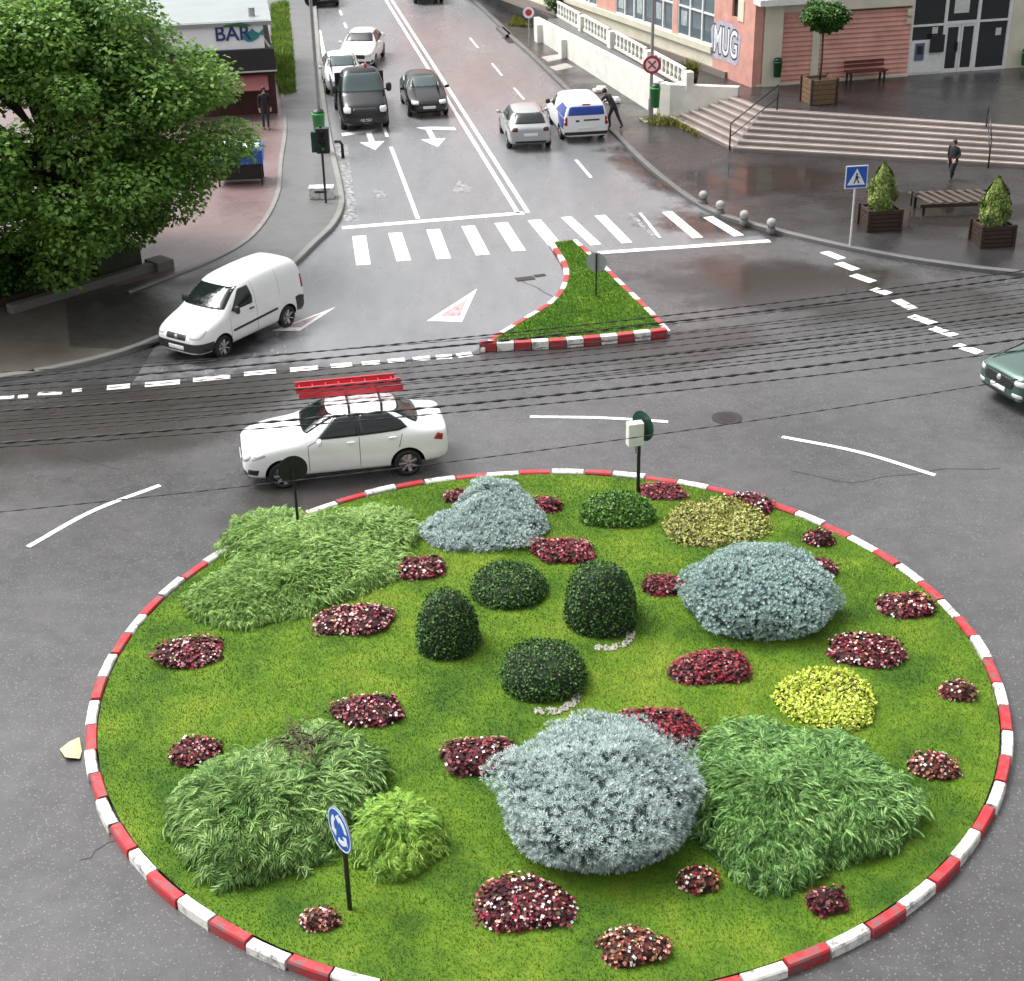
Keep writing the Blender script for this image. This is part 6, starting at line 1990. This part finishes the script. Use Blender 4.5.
MB().tube([(0, 0, 8.5), (.5, 0, 8.9), (1.5, .1, 9)], .04, 8).build('arm', M['grey_metal'], t)
MB().box((1.75, .1, 8.98), (.7, .25, .12)).build('lamp_head', M['grey_metal'], t, bevel=.03)
bin_on_post('litter_bin', 'bright green litter bin on the left lamp post above the black signal box', p + Vector((0, -.30, 0)), .72, M['bin_green'], .85, .24, 'green litter bins')
p = G(314, 45, PZ)
t, c, n = round_sign('road_sign', 'dark backed round sign on a grey post at the top of the left pavement', p, 2.2, .34, (.2, .98), M['sign_blue'], M['grey_metal'], 2.5, back=M['black_metal'])
p = G(343, 158)
mb = MB().tube([(0, 0, 0), (.0, 0, .5), (-.08, .05, .62), (-.28, .1, .60)], .06, 8)
tag(mb.build('bent_post', M['black_plastic'], loc=p), 'short bent black post at the left road edge by the signal box', 'bollard')

# planter wall under the big tree
PW0, PW1 = G(10, 313, PZ), G(156, 269, PZ)
d = (PW1 - PW0); d.z = 0
t = thing('planter_wall', 'low stone planter wall along the pavement under the big tree', 'wall', PW0)
az = math.atan2(d.y, d.x); nn = Vector((-math.sin(az), math.cos(az), 0))
MB().box(d / 2 + Vector((0, 0, .11)), (d.length, .30, .26), az).build('wall_body', M['old_stone'], t, bevel=.02)
MB().box(d + Vector((.1, .1, .13)), (.6, .7, .30), az).build('end_block', M['old_stone'], t, bevel=.03)
MB().box(d * .5 + nn * 2.6 + Vector((-.6, 0, .1)), (d.length * 1.1, 4.8, .26), az).build('soil', M['soil'], t)
p = G(112, 279, PZ) + Vector((0, .7, 0))
tag(MB().box((0, 0, .32), (1.6, .4, .62), az + .05).box((0, 0, .66), (1.7, .5, .06), az + .05).build('hedge_box', plain('mossy_green_box', (.035, .05, .02), .8, var=.4, scale=8), loc=p, bevel=.02), 'dark mossy green box beside the end of the planter wall', 'planter')
hd_ = [(PW0 + nn * 1.4 + d * t_ + Vector((0, 0, .4))) for t_ in (0.0, .15, .3, .45)]
for i, q in enumerate(hd_):
    lb = ['dark bush under the big tree at the left edge', 'second dark bush under the tree from the left', 'third dark bush under the tree, near its trunk', 'dark bush under the tree nearest the mossy green box'][i]
    t = thing('bush', lb, 'shrub', (q.x, q.y, PZ), 0, 'dark bushes under the big tree')
    cl = [(Vector((random.uniform(-.9, .9), random.uniform(-.6, .6), random.uniform(.3, 1.5))), random.uniform(.35, .55)) for _ in range(18)]
    V, F = crown(cl, 230, .14, .45, None, .2); link('foliage', fast_mesh('foliage', V, F, [M['box']]), t)
    MB().cyl((0, 0, 0), (0, 0, .9), .05, .03, n=6).build('stem', M['bark'], t)

# kiosk with a signboard at top left
KY = 64.0
kc = Vector((-12.9, KY - .5, PZ))
k = thing('kiosk', 'flat grey roofed kiosk with a BAR signboard and black fascia behind the big tree', 'kiosk', kc, .165)
xr = -9.45 - kc.x; xl = -6.0
mb = MB(); mb.box(((xl + xr) / 2, 6.1, 1.2), (xr - xl, 12, 2.5)); mb.build('wall', plain('brick_red', (.075, .025, .022), .7, var=.3, scale=5), k)
MB().box(((xl + xr) / 2, 6.1, 3.72), (xr - xl + .1, 12.4, .16)).build('roof', plain('pale_roof_sheet', (.27, .30, .30), .4, var=.12, scale=.6), k)
MB().box(((xl + xr) / 2, .02, 2.28), (xr - xl + .15, .5, .86)).build('fascia', M['black_plastic'], k)
MB().box(((xl + xr) / 2, -.26, 1.83), (xr - xl + .2, .08, .05)).build('gutter', M['pale_metal'], k)
mb = MB(); mb.beam(((xl + xr) / 2 - .2, -.05, 2.72), ((xl + xr) / 2 - .2, .25, 3.85), 1, .05) if False else None
rotx = Matrix.Rotation(-.12, 3, 'X')
sx1 = -9.75 - kc.x
MB().box(((xl + sx1) / 2, .0, 3.28), (sx1 - xl, .06, 1.12), rot=rotx).build('signboard', M['sign_white'], k)
me = text_mesh('BAR', .80, .012, .01); me.materials.append(plain('navy_lettering', (.02, .03, .14), .5))
o = link('lettering', me, k, (-11.0 - kc.x, -.06, 3.34)); o.rotation_euler = (PI / 2 - .12, 0, 0)
mb = MB(); q = [(-.5, -.03), (-.3, .08), (.3, .14), (.75, .03), (.5, -.06), (.0, .0)]
mb.add([(a_, 0, b_) for a_, b_ in q], [tuple(range(6))]); o = mb.build('leaf_emblem', M['bin_dark'], k, loc=(-10.95 - kc.x, -.085, 3.64)); sd = o.modifiers.new('s', 'SOLIDIFY'); sd.thickness = .02
# fish emblem
fish = [(math.cos(2 * PI * i / 20) * .34, math.sin(2 * PI * i / 20) * .2 * (1 - .2 * math.cos(2 * PI * i / 20))) for i in range(20)]
mb = MB(); mb.add([(a_, 0, b_) for a_, b_ in fish], [tuple(range(20))]); mb.add([(.28, 0, .02), (.58, 0, .2), (.50, 0, .03), (.56, 0, -.1)], [(0, 1, 2, 3)]); mb.add([(-.05, 0, .17), (.1, 0, .3), (.2, 0, .15)], [(0, 1, 2)])
o = mb.build('fish_emblem', plain('teal_print', (.02, .20, .20), .5), k, loc=(-10.25 - kc.x, -.075, 3.22)); o.rotation_euler = (-.12, -.18, 0); sd = o.modifiers.new('s', 'SOLIDIFY'); sd.thickness = .02
mb = MB(); mb.beam((xr - .1, -.05, 2.75), (xr - .75, .15, 3.8), .06, .06); mb.beam((sx1, .1, 3.8), (xr, .1, 3.8), .05, .05); mb.build('sign_bracket', M['pale_metal'], k)
MB().cyl((sx1 - .4, 1.2, 3.8), (sx1 - .4, 1.2, 4.15), .14, n=12).build('roof_vent', M['grey_metal'], k)
MB().box((xr - 1.6, -.55, 1.42), (2.6, .9, .06), rot=Matrix.Rotation(.55, 3, 'X')).build('awning', plain('dark_red_awning', (.15, .035, .035), .7), k)
# blue covered stall
p = G(247, 188, PZ)
t = thing('market_stall', 'blue sided market stall with pale top half hidden by the big tree', 'market stall', p + Vector((-.3, .8, 0)), .1)
for x in (-.75, .75):
    for y in (-.5, .5): MB().box((x, y, .45), (.06, .06, .9)).build('leg', M['black_metal'], t)
MB().box((0, .05, .5), (1.45, .9, .62)).build('cupboard', M['black_plastic'], t)
MB().box((0, 0, 1.02), (1.7, 1.2, .5)).build('side_cover', M['sign_blue'], t, bevel=.02)
MB().box((0, 0, 1.32), (1.5, 1.1, .12)).build('top_sheet', plain('pale_blue_sheet', (.5, .62, .7), .5, var=.2), t, bevel=.03)


# ------------------------------------------------------------------ people
def person(label, base, face, h, pose, cols, group=None):
    "pose: dict joint -> (x forward, y left, z) for a 1.75 m body; one skinned surface"
    me = bpy.data.meshes.new('person')
    names = list(pose['j'].keys())
    vs = [pose['j'][n_][0] for n_ in names]; rad = [pose['j'][n_][1] for n_ in names]
    es = [(names.index(a_), names.index(b_)) for a_, b_ in pose['e']]
    # fingers: five short chains rooted inside each palm
    for sd_ in ('l', 'r'):
        hnd = Vector(pose['j']['hand_' + sd_][0]); wr = Vector(pose['j']['wrist_' + sd_][0])
        dr_ = (hnd - wr).normalized(); sdv = dr_.orthogonal().normalized()
        for i, (ln_, of_) in enumerate(((.07, -.035), (.08, -.012), (.075, .012), (.06, .032), (.05, -.055))):
            b = len(vs); hi = names.index('hand_' + sd_)
            a_ = hnd + sdv * of_ * .8 + dr_ * (.02 if i < 4 else -.03)
            vs += [tuple(a_), tuple(a_ + dr_ * ln_ * .6 + sdv * (of_ * .2)), tuple(a_ + dr_ * ln_ + Vector((.015, 0, 0)))]
            rad += [.010, .009, .007]; es += [(hi, b), (b, b + 1), (b + 1, b + 2)]
    s_ = h / 1.75
    me.from_pydata([tuple(c * s_ for c in v) for v in vs], es, [])
    o = bpy.data.objects.new('person', me); COL.objects.link(o)
    md = o.modifiers.new('skin', 'SKIN'); md.use_smooth_shade = True
    for i, r_ in enumerate(rad):
        r_ = r_ if isinstance(r_, tuple) else (r_, r_)
        me.skin_vertices[0].data[i].radius = (r_[0] * s_, r_[1] * s_)
    me.skin_vertices[0].data[names.index('pelvis')].use_root = True
    sb = o.modifiers.new('sub', 'SUBSURF'); sb.levels = 2; sb.render_levels = 2
    body = eval_mesh(o); bpy.data.objects.remove(o)
    body.name = 'person'
    body.materials.clear()
    for m_ in cols: body.materials.append(M[m_])          # jacket, trousers, skin, shoes
    J = {n_: Vector(pose['j'][n_][0]) * s_ for n_ in names}
    def near(c, a_, b_):
        ab = b_ - a_; t_ = max(0, min(1, (c - a_).dot(ab) / max(ab.length_squared, 1e-9))); return (c - a_ - ab * t_).length
    groups = [(0, [('waist', 'chest'), ('chest', 'neck0'), ('shoulder_l', 'elbow_l'), ('elbow_l', 'wrist_l'), ('shoulder_r', 'elbow_r'), ('elbow_r', 'wrist_r'), ('pelvis', 'waist')]),
              (1, [('hip_l', 'knee_l'), ('knee_l', 'ankle_l'), ('hip_r', 'knee_r'), ('knee_r', 'ankle_r')]),
              (2, [('neck', 'head'), ('head', 'crown'), ('wrist_l', 'hand_l'), ('wrist_r', 'hand_r')]), (3, [('ankle_l', 'toe_l'), ('ankle_r', 'toe_r')])]
    for f in body.polygons:
        c = f.center; best = (9, 0)
        for gi, segs in groups:
            for a_, b_ in segs:
                if a_ in J and b_ in J:
                    dd_ = near(c, J[a_], J[b_])
                    if dd_ < best[0]: best = (dd_, gi)
        f.material_index = best[1]; f.use_smooth = True
    o = link('person', body, loc=base, rotz=math.atan2(face[1], face[0]))
    tag(o, label, 'person')
    hd_ = J['head']
    mb = MB()
    mb.lathe([(.001, .118), (.06, .108), (.092, .06), (.102, .0), (.095, -.05), (.085, -.07)], n=14)
    mb.v = [(hd_.x + (x - .018) * s_ * 1.02, hd_.y + y * s_ * .92, hd_.z + (z + .03) * s_) for x, y, z in mb.v]
    mb.build('hair', M['hair'], o)
    fm = MB()
    for q in (-1, 1): fm.lathe([(.001, .012), (.009, .008), (.012, 0), (.009, -.008), (.001, -.012)], c=(hd_.x + .088 * s_, hd_.y + q * .032 * s_, hd_.z + .01 * s_), n=8)
    fm.build('eyes', M['hair'], o)
    return o


def base_pose():
    j = dict(pelvis=((0, 0, .95), (.15, .11)), waist=((.0, 0, 1.10), (.14, .10)), chest=((.0, 0, 1.32), (.17, .115)), neck0=((0, 0, 1.46), (.07, .07)), neck=((.01, 0, 1.52), .052), head=((.03, 0, 1.62), (.085, .095)), crown=((.02, 0, 1.70), (.07, .075)), nose=((.125, 0, 1.60), .014),
             shoulder_l=((0, .19, 1.42), .062), elbow_l=((-.03, .24, 1.14), .045), wrist_l=((.06, .24, .90), .032), hand_l=((.08, .23, .82), .032),
             shoulder_r=((0, -.19, 1.42), .062), elbow_r=((-.03, -.24, 1.14), .045), wrist_r=((.06, -.24, .90), .032), hand_r=((.08, -.23, .82), .032),
             hip_l=((0, .10, .90), .095), knee_l=((.03, .10, .50), .062), ankle_l=((0, .10, .09), .045), toe_l=((.16, .11, .035), .036),
             hip_r=((0, -.10, .90), .095), knee_r=((.03, -.10, .50), .062), ankle_r=((0, -.10, .09), .045), toe_r=((.16, -.11, .035), .036))
    e = [('pelvis', 'waist'), ('waist', 'chest'), ('chest', 'neck0'), ('neck0', 'neck'), ('neck', 'head'), ('head', 'crown'), ('head', 'nose'), ('chest', 'shoulder_l'), ('shoulder_l', 'elbow_l'), ('elbow_l', 'wrist_l'), ('wrist_l', 'hand_l'),
         ('chest', 'shoulder_r'), ('shoulder_r', 'elbow_r'), ('elbow_r', 'wrist_r'), ('wrist_r', 'hand_r'), ('pelvis', 'hip_l'), ('hip_l', 'knee_l'), ('knee_l', 'ankle_l'), ('ankle_l', 'toe_l'), ('pelvis', 'hip_r'), ('hip_r', 'knee_r'), ('knee_r', 'ankle_r'), ('ankle_r', 'toe_r')]
    return dict(j=j, e=e)


# walking in a dark coat
ps = base_pose(); J = ps['j']
J.update(knee_l=((.12, .09, .55), .12), ankle_l=((.16, .09, .09), .045), toe_l=((.32, .10, .035), .036), knee_r=((-.06, -.09, .55), .12), ankle_r=((-.26, -.09, .14), .045), toe_r=((-.14, -.10, .04), .036),
         hip_l=((0, .09, .86), .16), hip_r=((0, -.09, .86), .16), waist=((0, 0, 1.08), (.21, .17)), chest=((.02, 0, 1.32), (.21, .16)), elbow_l=((-.03, .28, 1.14), .065), elbow_r=((-.03, -.28, 1.14), .065),
         wrist_l=((.16, .20, .96), .034), hand_l=((.22, .18, .90), .032), wrist_r=((-.02, -.24, .88), .034), hand_r=((.0, -.24, .80), .032))
person('person in a long dark coat walking past the steps beside the bench', G(951, 180, PZ), (-.75, -.66), 1.42, ps, ('cloth_black', 'cloth_black', 'skin', 'shoe'))
# leaning on the van, one leg stretched back
ps = base_pose(); J = ps['j']
J.update(pelvis=((-.12, 0, .93), (.15, .11)), waist=((-.02, 0, 1.08), (.14, .11)), chest=((.16, 0, 1.24), (.17, .12)), neck0=((.25, 0, 1.35), .07), neck=((.29, 0, 1.40), .052), head=((.36, 0, 1.48), (.085, .095)), crown=((.38, 0, 1.56), (.07, .075)), nose=((.455, 0, 1.45), .014),
         shoulder_l=((.20, .19, 1.34), .062), elbow_l=((.36, .24, 1.12), .048), wrist_l=((.56, .18, 1.10), .034), hand_l=((.64, .17, 1.12), .032), shoulder_r=((.20, -.19, 1.34), .062), elbow_r=((.30, -.25, 1.08), .048), wrist_r=((.50, -.2, 1.0), .034), hand_r=((.58, -.19, 1.0), .032),
         hip_l=((-.12, .10, .88), .095), knee_l=((.04, .10, .50), .064), ankle_l=((-.02, .10, .09), .045), toe_l=((.14, .11, .035), .036), hip_r=((-.12, -.10, .88), .095), knee_r=((-.28, -.10, .50), .07), ankle_r=((-.50, -.10, .12), .045), toe_r=((-.36, -.11, .035), .036))
person('person in a black jacket leaning towards the blue and white van, one leg back', G(611, 128, PZ), (-.80, .6), 1.66, ps, ('cloth_black', 'cloth_dark', 'skin', 'shoe'))
ps = base_pose()
person('person in dark clothes standing under the kiosk awning', Vector((-9.62, 61.4, PZ)), (.3, -.95), 1.7, ps, ('cloth_black', 'cloth_dark', 'skin', 'shoe'))

# ------------------------------------------------------------------ overhead cables (left x=0, mid, right x=1024 heights in the photo give each run)
RUNS = [(378, 270.5, .022), (372, 283, .012), (386, 276.7, .030), (396, 289, .014), (401, 297, .018), (411, 312.5, .030), (420, 306, .012), (422, 322, .020), (430, 330, .018), (436, 317, .012), (443, 338.6, .034), (447, 350, .020), (512, 378, .014), (391, 294, .012), (406, 303, .013), (416, 316, .012), (426, 327, .013), (384, 281, .012)]
for yl, yr, r_ in RUNS:
    za = 7.2 + random.uniform(-.15, .15)
    A, B = G(0, yl, za), G(1024, yr, za)
    d = B - A; half = d.length / 2; c = (A + B) / 2
    sag = .10 + .00045 * half * half
    per = random.uniform(.20, .27); Lr = d.length * 3.2
    n_ = int(Lr / per * 4)
    o_, rr_ = [], []
    for i in range(n_ + 1):
        q_ = -3.2 + 6.4 * i / n_
        o_.append(Vector((d.x / 2 * q_, d.y / 2 * q_, sag * (q_ * q_ - 1))))
        rr_.append(r_ * (.64, .40, .16, .40)[i % 4])
    ob = MB().tube(o_, rr_, 5).build('overhead_cable', M['cable'], loc=c)
    tag(ob, 'thin black overhead cable strung across the junction among many like it', 'cable', 'overhead cables across the junction')

# ------------------------------------------------------------------ light: bright overcast
SC.world = bpy.data.worlds.new('World'); SC.world.use_nodes = True
nt = SC.world.node_tree
bg = nt.nodes['Background']
sky = nt.nodes.new('ShaderNodeTexSky'); sky.sky_type = 'NISHITA'; sky.sun_disc = False
EL, AZ = math.radians(60), math.radians(-65)         # azimuth measured from +Y towards +X
sky.sun_elevation = EL; sky.sun_rotation = AZ
sky.air_density = 1.0; sky.dust_density = 7.0; sky.ozone_density = 1.0
hs = nt.nodes.new('ShaderNodeHueSaturation'); hs.inputs['Saturation'].default_value = 0.12
nt.links.new(sky.outputs[0], hs.inputs['Color']); nt.links.new(hs.outputs[0], bg.inputs['Color'])
bg.inputs['Strength'].default_value = 0.15
sun = bpy.data.lights.new('sun', 'SUN'); sun.energy = 1.3; sun.angle = math.radians(25); sun.color = (1, .98, .95)
so = bpy.data.objects.new('sun', sun); COL.objects.link(so)
dv = Vector((math.sin(AZ) * math.cos(EL), math.cos(AZ) * math.cos(EL), math.sin(EL)))
so.rotation_euler = dv.to_track_quat('Z', 'Y').to_euler()
so.location = dv * 60
SC.view_settings.view_transform = 'Standard'; SC.view_settings.look = 'None'
SC.view_settings.exposure = 0.85; SC.view_settings.gamma = 1; SC.view_settings.use_curve_mapping = False
SC.render.engine = 'CYCLES'
SC.cycles.use_denoising = True
SC.cycles.max_bounces = 6
SC.cycles.transparent_max_bounces = 24
